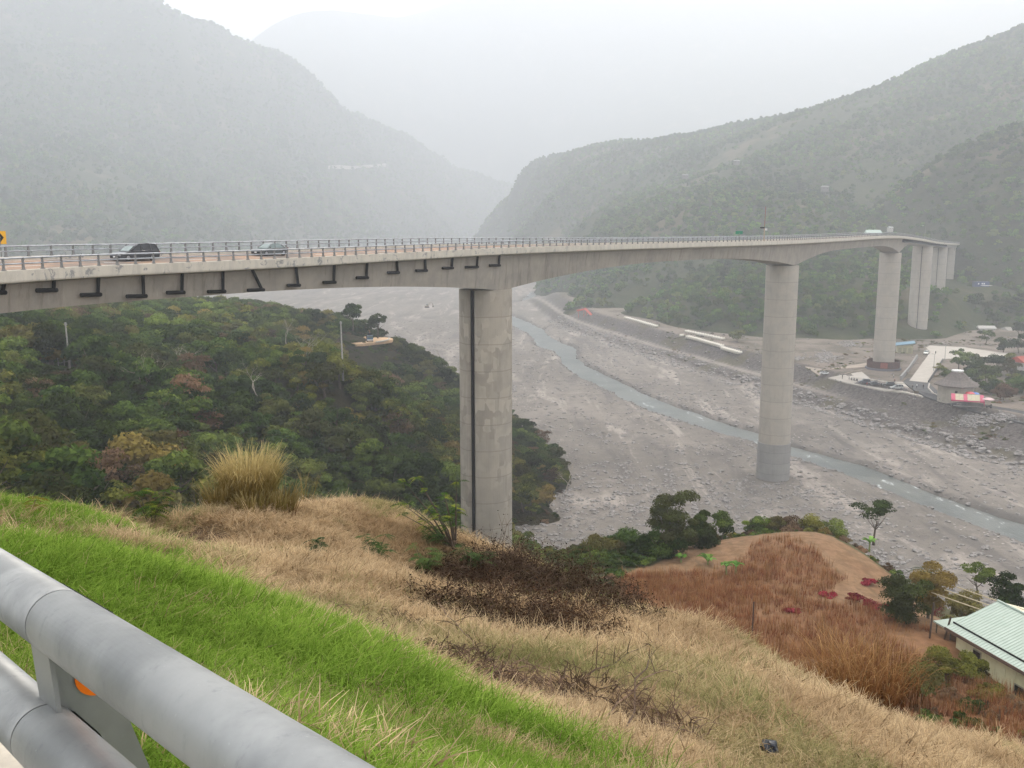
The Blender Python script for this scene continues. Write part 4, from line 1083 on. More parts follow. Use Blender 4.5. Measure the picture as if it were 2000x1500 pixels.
hill_wood("mountain_wood", h_left, -42, 6, 820, 4200, 130000, 12, 1.1, 2.4, "hazy wood covering the left mountain", 4)

# ------------------------------------------------------------------ grasses
def tuft_mesh(name, seed, nb, h, spread, width, mats, lean=.5, droop=.5, seg=3, base=.05):
    r = np.random.default_rng(seed); Vs = []; Fs = []; T = []; H = []; n0 = 0
    for k in range(nb):
        a = r.random()*6.28; b0 = r.normal(0, base, 2); L = h*(.55+.6*r.random()); d = np.array([math.cos(a), math.sin(a)])*lean*spread*(.3+r.random())
        w = width*(.6+.8*r.random()); side = np.array([-math.sin(a+r.normal(0, .6)), math.cos(a), 0]); side /= np.linalg.norm(side); t_ = r.random()
        for s in range(seg+1):
            f = s/seg; x = b0[0]+d[0]*f**1.5*L; y = b0[1]+d[1]*f**1.5*L; z = L*(f - droop*.45*f**3)
            ww = w*(1-f*.85); c = np.array([x, y, z]); Vs += [c-side*ww, c+side*ww]; H += [f, f]
            if s < seg: Fs.append((n0+2*s, n0+2*s+1, n0+2*s+3, n0+2*s+2)); T.append(t_)
        n0 += 2*(seg+1)
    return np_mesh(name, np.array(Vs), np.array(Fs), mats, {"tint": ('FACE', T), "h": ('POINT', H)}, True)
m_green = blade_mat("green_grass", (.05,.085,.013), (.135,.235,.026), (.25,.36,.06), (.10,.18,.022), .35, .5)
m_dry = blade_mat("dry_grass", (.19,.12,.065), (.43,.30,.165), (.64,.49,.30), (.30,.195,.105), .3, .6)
m_olive = blade_mat("olive_grass", (.13,.10,.045), (.28,.235,.10), (.46,.38,.20), (.17,.2,.06), .3, .6)
m_reed = blade_mat("reed_blades", (.14,.055,.025), (.24,.17,.055), (.47,.38,.18), (.17,.19,.05), .3, .5)
m_reedred = blade_mat("red_reed_blades", (.10,.04,.018), (.25,.12,.045), (.42,.28,.13), (.22,.10,.04), .3, .5)
m_stalk = blade_mat("red_stalks", (.11,.045,.024), (.24,.078,.036), (.40,.225,.10), (.30,.18,.07), .15, .55)
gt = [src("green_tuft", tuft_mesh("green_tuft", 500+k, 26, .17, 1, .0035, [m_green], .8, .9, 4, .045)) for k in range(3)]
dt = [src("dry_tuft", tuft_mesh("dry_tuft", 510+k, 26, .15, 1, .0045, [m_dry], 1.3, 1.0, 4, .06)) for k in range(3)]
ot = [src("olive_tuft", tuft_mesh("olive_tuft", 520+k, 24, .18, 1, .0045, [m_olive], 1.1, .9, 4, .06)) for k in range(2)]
def near_pts(n, r0, r1, a0=-44, a1=40, p=1.0):
    az = np.radians(rng.uniform(a0, a1, n)); u = rng.random(n); r = (r0**(2-p) + u*(r1**(2-p)-r0**(2-p)))**(1/(2-p)) if p != 2 else r0*(r1/r0)**u
    return r*np.sin(az), r*np.cos(az)
RL0, RLd = Vector((J.x, J.y)), Vector((axn.x, axn.y))
def outside(X, Y): return ((X-RL0.x)*RLd.x + (Y-RL0.y)*RLd.y) > .32
X, Y = near_pts(150000, 2.0, 19, p=1.35); k = outside(X, Y); X, Y = X[k], Y[k]; g = a_green(X, Y); k = rng.random(len(X)) < g*(1-.8*a_litter(X, Y))*(.75+fbm(X, Y, .9, 3)*.5); X, Y = X[k], Y[k]
Z = h_near(X, Y); d = np.hypot(X, Y); s = (.75+.5*rng.random(len(X)))*np.clip(d/6, .8, 1.1)*(1+fbm(X, Y, 1.2, 3)*.5)
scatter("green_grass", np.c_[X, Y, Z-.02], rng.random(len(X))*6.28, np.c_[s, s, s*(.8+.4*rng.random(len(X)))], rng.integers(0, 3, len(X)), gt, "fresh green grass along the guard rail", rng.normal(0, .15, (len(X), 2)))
print("green", len(X))
X, Y = near_pts(230000, 3.0, 34, p=1.25); k = outside(X, Y); X, Y = X[k], Y[k]; g = a_green(X, Y); ol = sstep(.05, .36, fbm(X, Y, 2.2, 4) + .10*sstep(13, 7, np.hypot(X, Y)) + .05*sstep(-1, 4, X))
br_c = [tuple(G(a, b, h_near, 5, 40))[:2]+(r,) for a, b, r in ((920,1130,1.7),(1020,1140,1.9),(1120,1155,1.6),(980,1090,1.3))]
thin = np.ones(len(X))
thin = 1-.85*a_litter(X, Y)
k = rng.random(len(X)) < (1-g*.84)*thin*(.8+fbm(X, Y, 1.0, 3)*.5); X, Y, ol = X[k], Y[k], ol[k]
Z = h_near(X, Y); d = np.hypot(X, Y); s = (.7+.5*rng.random(len(X)))*np.clip(d/10, .8, 1.2)*(1+fbm(X, Y, 1.4, 3)*.6)
isol = rng.random(len(X)) < ol*.8
wind = np.c_[np.full(len(X), .25), np.full(len(X), .0)] + rng.normal(0, .3, (len(X), 2))
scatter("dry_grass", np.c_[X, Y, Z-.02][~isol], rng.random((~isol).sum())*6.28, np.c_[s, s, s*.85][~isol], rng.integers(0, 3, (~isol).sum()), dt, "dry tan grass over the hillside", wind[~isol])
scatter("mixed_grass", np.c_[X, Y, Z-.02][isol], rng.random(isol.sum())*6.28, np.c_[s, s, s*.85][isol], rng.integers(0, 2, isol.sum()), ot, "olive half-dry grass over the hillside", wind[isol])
print("dry", len(X))
# red stalks on the field
st = [src("stalk_tuft", tuft_mesh("stalk_tuft", 540+k, 14, 1.0, 1, .016, [m_stalk], .22, .1, 2, .28)) for k in range(3)]
X, Y = rnd_polar(42000, -6, 36, 48, 122); Zf = h_field(X, Y); px_, py_ = px_arr(X, Y, Zf)
g = f_red(X, Y)*(1-f_scrub(X, Y)); _h0 = P(1853, 1271, 70.5); _u = (X-_h0.x)*.27-(Y-_h0.y)*.963; _v = (X-_h0.x)*.963+(Y-_h0.y)*.27
k = (rng.random(len(X)) < g*.55) & (Zf > 24) & (px_ > 1090) & ~((_u > -3) & (_v > -4.5)); X, Y, Zf = X[k], Y[k], Zf[k]; s = .6+.6*rng.random(len(X))
scatter("red_stalks", np.c_[X, Y, Zf-.05], rng.random(len(X))*6.28, np.c_[s, s, s], rng.integers(0, 3, len(X)), st, "reddish brown crop stalks on the field", rng.normal(0, .06, (len(X), 2)))
print("stalks", len(X))

# scrub along the field edge and below the hillside
bsh = [crown_mesh("shrub_crown", 340+k, 1.3, 1.0, 8, 900, .1, m_fol[kd], flat=.8, zc=.3) for k, kd in enumerate(('dark', 'mid', 'yellow', 'brown'))]
bsrc = [src("shrub_crown", m) for m in bsh]
X, Y = rnd_polar(9000, -10, 42, 40, 175); i = pd_filter(X, Y, 1.3); X, Y = X[i], Y[i]; Zf = h_field(X, Y); px_, py_ = px_arr(X, Y, Zf)
g = f_scrub(X, Y); valz = h_valley(X, Y, False)
k = (g > .5) & (Zf > valz+.6) & (rng.random(len(X)) < np.where(px_ > 1640, .3, .8)) | ((Y < 60) & (px_ > 1500) & (rng.random(len(X)) < .6) & (Zf > 20))
X, Y, Zf, px_ = X[k], Y[k], Zf[k], px_[k]; s = .5+.7*rng.random(len(X)); s = np.where(px_ < 1400, s*1.2, s*.8)
v = np.where(px_ < 1300, rng.choice([0, 1, 3], len(X), p=[.55, .35, .1]), rng.choice([0, 1, 2, 3], len(X), p=[.12, .25, .18, .45]))
scatter("scrub", np.c_[X, Y, Zf-.1], rng.random(len(X))*6.28, np.c_[s, s, s*.85], v, bsrc, "scrub along the edge of the field terrace")
# river stones
rk = []
for k in range(3):
    bm = bmesh.new(); bmesh.ops.create_icosphere(bm, subdivisions=2, radius=1); r = random.Random(k)
    for v_ in bm.verts:
        nn = mnoise.noise(v_.co*1.3+Vector((k*7, 0, 0))); v_.co *= 1+nn*.45; v_.co.z *= .6
    me = bpy.data.meshes.new("stone"); bm.to_mesh(me); bm.free(); me.materials.append(m_rock); rk.append(src("stone", me))
X, Y = near_pts(70000, 150, 700, -12, 38, p=1.0); sd = stream_d(X, Y); td = toe_d(X, Y)*_toeflip
dens = .26 + .74*sstep(.10, .4, fbm(X, Y, 26, 4)) ; dens = np.where((td > -5) & (td < 8), 1.0, dens); dens = np.where(td > 8, .25, dens); dens = np.where((sd > -1) & (sd < 2.5), .7, dens); dens = np.where(td > 24, .06, dens)
k = rng.random(len(X)) < dens; X, Y, td = X[k], Y[k], td[k]; Zv = h_valley(X, Y)
k = (Zv > np.maximum(h_spur(X, Y), h_right(X, Y))-.2) & (Zv > .1); X, Y, Zv, td = X[k], Y[k], Zv[k], td[k]; s = .16+.65*rng.random(len(X))**3.2; s = np.where((td > -5) & (td < 6), s*1.5+.1, s)
scatter("river_stones", np.c_[X, Y, Zv], rng.random(len(X))*6.28, np.c_[s*1.3, s, s], rng.integers(0, 3, len(X)), rk, "loose stones and boulders over the river bed")
print("stones", len(X))

# ------------------------------------------------------------------ things on and beside the bridge
def on_far(px, u=W-.2): 
    s0 = float(np.interp(px, [pxof(dk(i, u, 0))[0] for i in range(len(S))], S)); p = dks(s0, u, 0); i = int(s0/STEP); return Vector(p), math.atan2(TY[i], TX[i])
p, a = on_far(3, W+.35)
t = thing("chevron_sign", "yellow curve sign with a black chevron behind the far railing, cut by the left edge", "road sign", p)
MB().tube([(0, 0, -.6), (0, 0, 1.9)], .045, 8).build("post", m_post, t)
face = MB().box((0, 0, 1.75), (1.15, .03, 1.2)).build("panel", m_yellow, t)
q = MB()
for s in (-1, 1): q.add([(x, -.022, 1.75+s*z) for x, z in ((-.32,.5),(-.02,.5),(.38,0),(.08,0))]+[(x, -.018, 1.75+s*z) for x, z in ((-.32,.5),(-.02,.5),(.38,0),(.08,0))], [(0,1,2,3),(7,6,5,4),(0,4,5,1),(1,5,6,2),(2,6,7,3),(3,7,4,0)])
q.build("chevron", m_black, face)
p, a = on_far(1443, .1)
t = thing("road_sign", "small green sign on a thin post on the bridge railing left of the camera mast", "road sign", p)
MB().tube([(0, 0, -.2), (0, 0, 2.0)], .06, 6).build("post", m_post, t); MB().box((0, 0, 2.0), (1.6, .06, .7)).build("panel", m_greensign, t)
p, a = on_far(1492, .1)
t = thing("camera_mast", "pale mast with a small camera head and thin red rod above the bridge railing", "mast", p)
MB().tube([(0, 0, -.2), (0, 0, 3.0)], .14, 8).build("pole", M("buff_pole", (.45,.36,.25)), t)
MB().tube([(0, 0, 3.0), (.1, 0, 8.0)], .05, 6).build("rod", m_red, t)
MB().box((-.5, 0, 3.1), (1.0, .3, .35)).build("camera_head", m_black, t); MB().box((.4, 0, 2.7), (.5, .3, .5)).build("box", m_white, t)
def street_lamp(p, h, label, arm=1.2):
    t = thing("street_lamp", label, "street lamp", p); MB().tube([(0, 0, -.3), (0, 0, h)], [.12, .07], 8).build("pole", M("lamp_pole", (.3,.3,.31)), t)
    MB().tube([(0, 0, h-.05), (-arm, 0, h+.25)], .05, 6).build("arm", m_post, t); MB().box((-arm-.2, 0, h+.25), (.7, .25, .14)).build("lamp_head", m_lamp, t)
p, a = on_far(1806, .2); street_lamp(p, 6.5, "thin grey street lamp standing on the far end of the bridge")

# ------------------------------------------------------------------ power poles, pipe railing, track clearing with the truck
m_conpole = M("concrete_pole", (.42,.40,.37), (.33,.31,.29))
for px_, py_, Y_, h, lab in ((136, 716, 175, 8.3, "pale concrete utility pole rising from the wood beside a pipe railing"), (669, 700, 207, 8.2, "thin concrete utility pole in the wood near the parked truck")):
    p = P(px_, py_, Y_); t = thing("utility_pole", lab, "utility pole", p)
    MB().tube([(0, 0, -5), (-.15, 0, h)], [.22, .14], 8).build("pole", m_conpole, t); MB().box((-.15, 0, h-.3), (.5, .12, .5)).build("pole_cap", m_steel, t)
t = thing("pipe_railing", "short pale pipe railing beside the left utility pole", "railing", P(126, 717, 174))
for x in (-1.1, 0, 1.1): MB().tube([(x, 0, -1), (x, 0, 1.7)], .06, 6).build("post", m_conpole, t)
for z in (.9, 1.65): MB().tube([(-1.3, 0, z-.15), (1.3, 0, z+.25)], .055, 6).build("rail", m_conpole, t)
m_tan = M("tan_earth", (.55,.37,.22), (.42,.28,.17), .4, .95, obj=False)
pc_ = P(718, 664, 322); ring = []
for q in range(24):
    a = 2*math.pi*q/24; r = 1+.15*math.sin(3*a+1); ring.append((pc_.x+math.cos(a)*7.5*r, pc_.y+math.sin(a)*10*r))
mb = MB().loft([[(x, y, z) for x, y in ring] for z in (pc_.z-.8, pc_.z+.12)]); struct(mb.build("dirt_path", m_tan), "tan earth clearing where the blue truck stands")
for s, lab in ((-1, "pale low kerb wall on the left edge of the earth clearing"), (1, "pale low kerb wall on the right edge of the earth clearing")):
    mb = MB(); pts_ = [(pc_.x+math.cos(a)*7.3, pc_.y+math.sin(a)*9.7, pc_.z+.3) for a in (np.linspace(2.6, 4.1, 7) if s < 0 else np.linspace(5.3, 6.6, 7))]
    mb.tube(pts_, .28, 6); tag(mb.build("kerb_wall", m_plaza), lab, "low wall")
tp = P(722, 662, 318); tp.z = pc_.z+.12
t = thing("flatbed_truck", "blue flatbed truck with a dark crane load on the earth clearing in the wood", "truck", tp, math.radians(-78)); blue = paint("truck_blue", (.04,.10,.22))
MB().box((2.0, 0, 1.35), (1.5, 2.1, 1.5), 0, .9).build("cab", blue, t, bevel=.06); MB().box((2.72, 0, 1.75), (.12, 1.8, .6)).build("windscreen", m_glass, t); MB().box((2.82, 0, .7), (.1, 2.1, .35)).build("bumper", m_white, t)
MB().box((-1.1, 0, .95), (4.3, 2.1, .2)).build("flatbed", M("bed_rust", (.12,.08,.06)), t)
for y in (-1, 1): MB().box((-1.1, y*1.05, 1.3), (4.3, .06, .5)).build("side_board", M("board_rust", (.14,.08,.05)), t)
MB().box((-1.6, .1, 2.0), (1.6, 1.2, 1.1)).build("load", m_black, t)
MB().tube([(-1.2, 0, 1.6), (-1.6, .2, 3.2), (.4, -.3, 3.7)], .14, 6).build("crane_arm", M("crane_paint", (.3,.14,.08)), t)
for x in (2.0, -1.8):
    for y in (-1, 1): MB().tube([(x, y*.75, .42), (x, y*1.03, .42)], .42, 14).build("wheel", m_tyre, t)
# excavator far out on the gravel
def excavator(p, rz, label, body, name="excavator"):
    t = thing(name, label, "excavator", p, rz); pt = paint("excavator_paint", body)
    for y in (-1, 1): MB().box((0, y*1.1, .45), (3.6, .55, .9), 0, .8).build("track", m_tyre, t)
    MB().box((-.4, 0, 1.45), (2.9, 2.3, 1.0)).build("body", pt, t, bevel=.08); MB().box((.5, .6, 2.35), (1.2, 1.0, 1.4), 0, .85).build("cab", m_glass, t)
    MB().tube([(1.0, -.3, 1.7), (3.0, -.3, 4.2), (5.0, -.3, 3.4)], [.3, .28, .2], 6).build("boom", pt, t); MB().tube([(5.0, -.3, 3.5), (5.6, -.3, 1.2)], .18, 6).build("arm", pt, t); MB().box((5.5, -.3, .9), (.9, 1.0, .8), 0, 1.3).build("bucket", m_post, t)
excavator(G(834, 601, h_valley, 400, 1600), .5, "faint excavator working far out on the river gravel", (.3,.24,.16))
p = terr(1143, 618); t = thing("conveyor_chute", "red steel chute machine at the upstream end of the embankment", "machine", p); rd_ = paint("machine_red", (.5,.06,.035))
MB().tube([(-5.5, 3, 3.8), (0, 0, 5.2)], .7, 6).build("feed_arm", rd_, t); MB().tube([(0, 0, 5.3), (4.6, -9, .9)], [1.1, .95], 4).build("chute", rd_, t)
for x, y in ((-.9, .9), (.9, -.9), (-4.6, 2.6), (3.0, -6.0)): MB().tube([(x, y, -1), (x, y, 4 if x < 2 else 2)], .18, 6).build("leg", rd_, t)

# ------------------------------------------------------------------ concrete pipes laid out in rows
m_pipe = M("pipe_concrete", (.68,.64,.56), (.56,.52,.45), .8, .8)
def ring_pipe(L=2.3, ro=.78, ri=.6, n=16):
    prof = [(-L/2, ro), (L/2-.25, ro), (L/2-.25, ro+.12), (L/2, ro+.12), (L/2, ri), (-L/2, ri)]; rings = []
    for k in range(n):
        a = 2*math.pi*k/n; rings.append([(x, math.cos(a)*r, math.sin(a)*r+ro) for x, r in prof])
    mb = MB(); V = [v for r in rings for v in r]; m = len(prof); fs = []
    for k in range(n):
        for j in range(m): fs.append((k*m+j, k*m+(j+1) % m, ((k+1) % n)*m+(j+1) % m, ((k+1) % n)*m+j))
    return mb.add(V, fs)
first_pipe = None
rows = (((1222,623),(1281,640),19,"upstream row",0),((1341,650),(1411,665),15,"upper downstream row",0),((1343,661),(1409,679),18,"middle downstream row",0),((1412,683),(1444,692),9,"lowest downstream row",0))
for (x0, y0), (x1, y1), nn_, nm, _ in rows:
    A, B = terr(x0, y0), terr(x1, y1); dx = B-A; ang = 0.12
    for k in range(nn_):
        f = k/(nn_-1); q = A.lerp(B, f); q.z = float(h_valley(np.array([q.x]), np.array([q.y]))[0])+.02
        pos = "first" if k == 0 else "last" if k == nn_-1 else None
        lab = f"pale concrete drain pipe inside the {nm} of pipes on the embankment"
        if pos: lab = f"pale concrete drain pipe at the {'upstream' if k == 0 else 'downstream'} end of the {nm}"
        if first_pipe is None: o = ring_pipe().build("drain_pipe_ring", m_pipe, smooth=False); first_pipe = o; o.name = "concrete_pipe"
        else: o = first_pipe.copy(); C.objects.link(o)
        o.location = q; o.rotation_euler = (0, 0, ang); tag(o, lab, "concrete pipe", f"concrete pipes of the {nm}"); 
p = terrz(1331, 658, .02); o = first_pipe.copy(); C.objects.link(o); o.location = p; tag(o, "single pale concrete pipe lying left of the middle row", "concrete pipe")
if "group" in o: del o["group"]

# ------------------------------------------------------------------ terrace: paving, road, walls, buildings
def slab_px(name, pl, mat, dz, label, thick=.5, hf=h_valley):
    pp = [terr(a, b) for a, b in pl]; z = np.median([q.z for q in pp])
    # subdivided sheet that follows the ground
    xs = [q.x for q in pp]; ys = [q.y for q in pp]; A = np.array([(q.x, q.y) for q in pp])
    mb = MB().loft([[(q.x, q.y, q.z+d) for q in pp] for d in (-1.2, dz)]); return struct(mb.build(name, mat), label)
PLZ = 1.0
slab_px("plaza", [(1617,740),(1640,735),(1683,728),(1700,742),(1745,748),(1765,748),(1775,752),(1803,777),(1765,768),(1720,764),(1660,751)], m_plaza, .45, "pale concrete plaza beside the third pier")
slab_px("road", [(1763,748),(1772,741),(1812,745),(1816,752),(1838,772),(1880,785),(2000,806),(2000,830),(1900,806),(1810,778),(1785,764)], m_asphalt, .50, "grey asphalt road curving past the round hut")
slab_px("pavement", [(1776,746),(1817,690),(1808,681),(1816,677),(1880,680),(1935,688),(1980,693),(1978,703),(1880,703),(1842,703),(1828,722),(1811,750)], m_plaza, .55, "pale concrete ramp and yard above the road")
slab_px("path", [(1572,716),(1612,722),(1700,708),(1712,716),(1650,730),(1600,734)], M("track_dirt", (.40,.33,.27), (.33,.28,.23), .2, .95, obj=False), .14, "pale dirt track along the terrace")
def wall_line(pl, h, th, mat, label, name="low_wall", zoff=0.3):
    mb = MB(); pp = [terr(a, b) for a, b in pl]
    for q0, q1 in zip(pp[:-1], pp[1:]):
        d = (q1-q0); ang = math.atan2(d.y, d.x); c = (q0+q1)/2; mb.box((c.x, c.y, c.z+h/2-.5+zoff), (d.xy.length+.05, th, h+1), ang)
    return tag(mb.build(name, mat), label, "low wall")
wall_line([(1759,743),(1775,724),(1791,700)], 1.5, .6, m_newcon, "grey concrete wall along the left side of the ramp")
wall_line([(1813,749),(1828,726),(1841,705)], .9, .3, M("dark_kerb", (.1,.095,.09)), "dark kerb wall along the right side of the ramp")
wall_line([(1815,752),(1813,761),(1822,771),(1842,779)], .5, .5, m_plaza, "curved pale kerb around the lawn by the round hut")
# ring wall round the third pier
c0, R3, _ = piers[2]; zb = 10.2
t = thing("ring_wall", "low rust and grey round wall with red panels around the foot of the third pier", "wall", (c0.x, c0.y, zb))
for nm, r0, r1, z0, z1, mt in (("plinth", 6.6, 7.2, -1.5, 1.1, M("plinth_grey", (.16,.16,.18))), ("screen", 6.4, 6.6, 1.1, 4.0, M("rust_screen", (.12,.06,.05), (.07,.045,.04), 1.2))):
    mb = MB(); n = 40
    V = []; Fs = []
    for k in range(n):
        a = 2*math.pi*k/n
        for r, z in ((r0, z0), (r1, z0), (r1, z1), (r0, z1)): V.append((math.cos(a)*r, math.sin(a)*r, z))
    for k in range(n):
        for j in range(4): Fs.append((k*4+j, k*4+(j+1) % 4, ((k+1) % n)*4+(j+1) % 4, ((k+1) % n)*4+j))
    mb.add(V, Fs).build(nm, mt, t)
for k, a in enumerate(np.radians([-118, -112, -106, -100])): MB().box((math.cos(a)*6.7, math.sin(a)*6.7, 2.5), (.12, .62, 2.2), a).build("red_panel", M("red_panel", (.3,.1,.08)), t)
# round hut with a tiled roof
m_thatch = M("hut_roof", (.17,.145,.13), (.11,.095,.088), 1.5, .95); m_hut = M("hut_wall", (.40,.36,.30), (.33,.30,.25), .8)
p = terrz(1866, 779, 0); t = thing("round_hut", "pale eight-sided hut with grey tiled roof and flat white cap", "hut", p, .2)
def octa(r, z, n=8, ph=.39): return [(math.cos(2*math.pi*k/n+ph)*r, math.sin(2*math.pi*k/n+ph)*r, z) for k in range(n)]
wl_ = MB().loft([octa(6.0, -1), octa(6.0, 5.4)]).build("wall", m_hut, t)
MB().loft([octa(7.5, 4.9), octa(7.5, 5.25), octa(4.6, 7.0), octa(1.9, 9.6)]).build("roof", m_thatch, t)
MB().loft([octa(1.9, 9.6), octa(2.1, 10.0), octa(1.9, 10.2)]).build("roof_cap", m_white, t)
for a, wd, z, hh, nm in ((-2.13, 1.6, 2.9, 1.5, "window"), (-1.25, 1.5, 1.4, 3.0, "door")):
    r = 5.62; MB().box((math.cos(a)*r, math.sin(a)*r, z), (.16, wd, hh), a).build(nm, m_dkglass if nm == "window" else M("hut_door", (.2,.22,.17)), t)
# blue-roofed shed behind the third pier
p = terrz(1766, 688, 0); t = thing("shed", "pale yellow shed with a blue sheet roof behind the third pier", "shed", p, -.35)
MB().box((0, 0, 1.6), (7, 9, 4.6)).build("wall", M("shed_wall", (.45,.42,.28)), t); MB().add([(-4.2,-5.4,3.6),(4.4,-5.4,4.9),(4.4,5.4,4.9),(-4.2,5.4,3.6),(-4.2,-5.4,3.8),(4.4,-5.4,5.1),(4.4,5.4,5.1),(-4.2,5.4,3.8)], [(3,2,1,0),(4,5,6,7),(0,1,5,4),(1,2,6,5),(2,3,7,6),(3,0,4,7)]).build("roof", M("blue_roof", (.16,.27,.36), (.2,.32,.4), .7), t)
for x in (-2.2, 0, 2.2): MB().box((x, -4.52, 1.5), (1.5, .1, 2.2)).build("door", M("shed_door", (.32,.3,.2)), t)
# container and office on the upper terrace
gh = lambda a, b, y0=300, y1=1500: G(a, b, h_right, y0, y1)
p = P(1915, 560, 600); t = thing("container", "dark blue site container with three pale panels on the upper terrace", "container", p+Vector((0, 0, .1)), .05)
MB().box((0, 0, 1.6), (9.5, 3, 3.2)).build("body", paint("container_blue", (.03,.05,.14)), t)
for x in (-2.2, .2, 1.4): MB().box((x, -1.53, 1.9), (.8, .06, .9)).build("panel", m_white, t)
MB().box((1.5, -4, .9), (6, 3, .15)).build("awning", m_white, t)
def small_house(p, w, d, h, rz, label, wall=(.5,.48,.45), roof=(.6,.62,.6), nm="house"):
    t = thing(nm, label, "house", p, rz); MB().box((0, 0, h/2-1), (w, d, h+2)).build("wall", M("house_wall", wall), t)
    MB().add([(-w*.58,-d*.6,h),(w*.58,-d*.6,h),(w*.58,d*.6,h),(-w*.58,d*.6,h),(-w*.5,0,h+d*.28),(w*.5,0,h+d*.28)], [(0,1,5,4),(1,2,5),(2,3,4,5),(3,0,4),(3,2,1,0)]).build("roof", M("house_roof", roof), t)
    for x in (-w*.28, w*.28): MB().box((x, -d/2-.03, h*.5), (w*.14, .1, h*.35)).build("window", m_dkglass, t)
q = P(1705, 455, 640); small_house(q+Vector((0,0,-3.4)), 9, 8, 3.2, -.2, "low house with a pale green-white roof just behind the far bridge end", roof=(.42,.5,.45))
q = P(1739, 441, 690); small_house(q+Vector((0,0,-2.4)), 3, 3, 1.1, .2, "tiny white house above the far bridge end", roof=(.4,.4,.4))
for (a, b), lab in (((1438,330),"faint pale building high on the ridge"), ((1338,357),"faint low building left of the high building on the ridge"), ((1610,383),"faint white roofed house on the ridge above the second pier")):
    q = G(a, b, h_right, 700, 2500); small_house(q+Vector((0, 0, 6)), 6, 4, 2.2, .1, lab, wall=(.2,.19,.17), roof=(.3,.3,.28))
q = terrz(1998, 722, 0); small_house(q, 9, 8, 3.6, .4, "house with a red roof half cut by the right edge among trees", roof=(.35,.08,.06))
q = gh(1975, 662); small_house(q, 10, 7, 5, .2, "grey-brown house among trees near the right edge", wall=(.3,.24,.2), roof=(.3,.28,.25))
q = gh(1925, 648); small_house(q, 9, 5, 2.2, -.1, "ruined pale low hut on the slope below the blue container", wall=(.5,.48,.45), roof=(.45,.43,.4))
# market stall, umbrellas, sign board
pink = M("pink_sheet", (.50,.06,.14), (.42,.05,.11), 1.0, .6); cream = M("cream_sheet", (.48,.42,.30), (.40,.36,.26), 1.0)
p = terrz(1888, 800, .5); t = thing("market_stall", "long roadside stall under a pink and cream striped canopy", "stall", p, -.38)
for k in range(8):
    x0_, x1_ = (-5.0+1.25*k, -5.0+1.25*(k+1)) if k % 2 == 0 else (-5.0+1.25*k+.05, -5.0+1.25*(k+1)-.05); vv = [(x, y, z+d) for d in (0, .07) for x, y, z in ((x0_, -2.4, 2.5), (x1_, -2.4, 2.5), (x1_, 2.3, 4.3), (x0_, 2.3, 4.3))]
    MB().add(vv, [(3,2,1,0),(4,5,6,7),(0,1,5,4),(1,2,6,5),(2,3,7,6),(3,0,4,7)]).build("canopy_strip", pink if k in (0, 3, 7) else cream, t)
MB().box((0, -2.35, 2.75), (10.2, .08, .5)).build("front_valance", pink, t); MB().box((5.05, 0, 2.3), (.1, 4.6, 1.6)).build("side_sheet", pink, t)
for x in (-4.9, 0, 4.8):
    for y in (-2.2, 2.2): MB().tube([(x, y, -.5), (x, y, 3.0)], .05, 6).build("leg", m_post, t)
MB().box((0, -1.2, .8), (8.5, 1.2, .15)).build("counter", M("counter_grey", (.25,.24,.23)), t)
def umbrella(p, col, label, r=1.7, h=2.6):
    t = thing("parasol", label, "parasol", p); n = 10
    rim = [(math.cos(2*math.pi*k/n)*r, math.sin(2*math.pi*k/n)*r, h-.35) for k in range(n)]; mid = [(x*.55, y*.55, h+.1) for x, y, _ in rim]
    mb = MB(); mb.add(rim+mid+[(0, 0, h+.3)], [(k, (k+1) % n, n+(k+1) % n, n+k) for k in range(n)]+[(n+k, n+(k+1) % n, 2*n) for k in range(n)]); mb.build("canopy", paint("umbrella_cloth", col), t)
    MB().tube([(0, 0, -.5), (0, 0, h+.4)], .04, 6).build("pole", m_post, t)
umbrella(terrz(1893, 787, .5), (.5,.035,.05), "bright red parasol behind the pink canopied stall", 1.7, 3.2)
umbrella(terrz(1902, 786, .5), (.08,.2,.55), "blue parasol beside the bright red parasol", 1.6, 2.9)
umbrella(terrz(1929, 797, .5), (.5,.32,.32), "pale pink striped parasol at the right end of the stall", 1.9, 2.8)
p = terrz(1789, 775, .3); t = thing("notice_board", "small brown notice board at the edge of the plaza", "notice board", p, .1)
MB().box((0, 0, 1.4), (1.7, .1, .9)).build("panel", M("board_brown", (.12,.09,.05)), t)
for x in (-.7, .7): MB().tube([(x, 0, -.4), (x, 0, 1.2)], .06, 6).build("post", m_post, t)
street_lamp(terrz(1823, 727, .5), 7, "slim street lamp beside the middle of the pale ramp"); street_lamp(terrz(1845, 705, .5), 7.5, "slim street lamp at the top corner of the pale ramp"); street_lamp(terrz(1894, 779, .3), 7, "pale street lamp beside the round hut", .6)

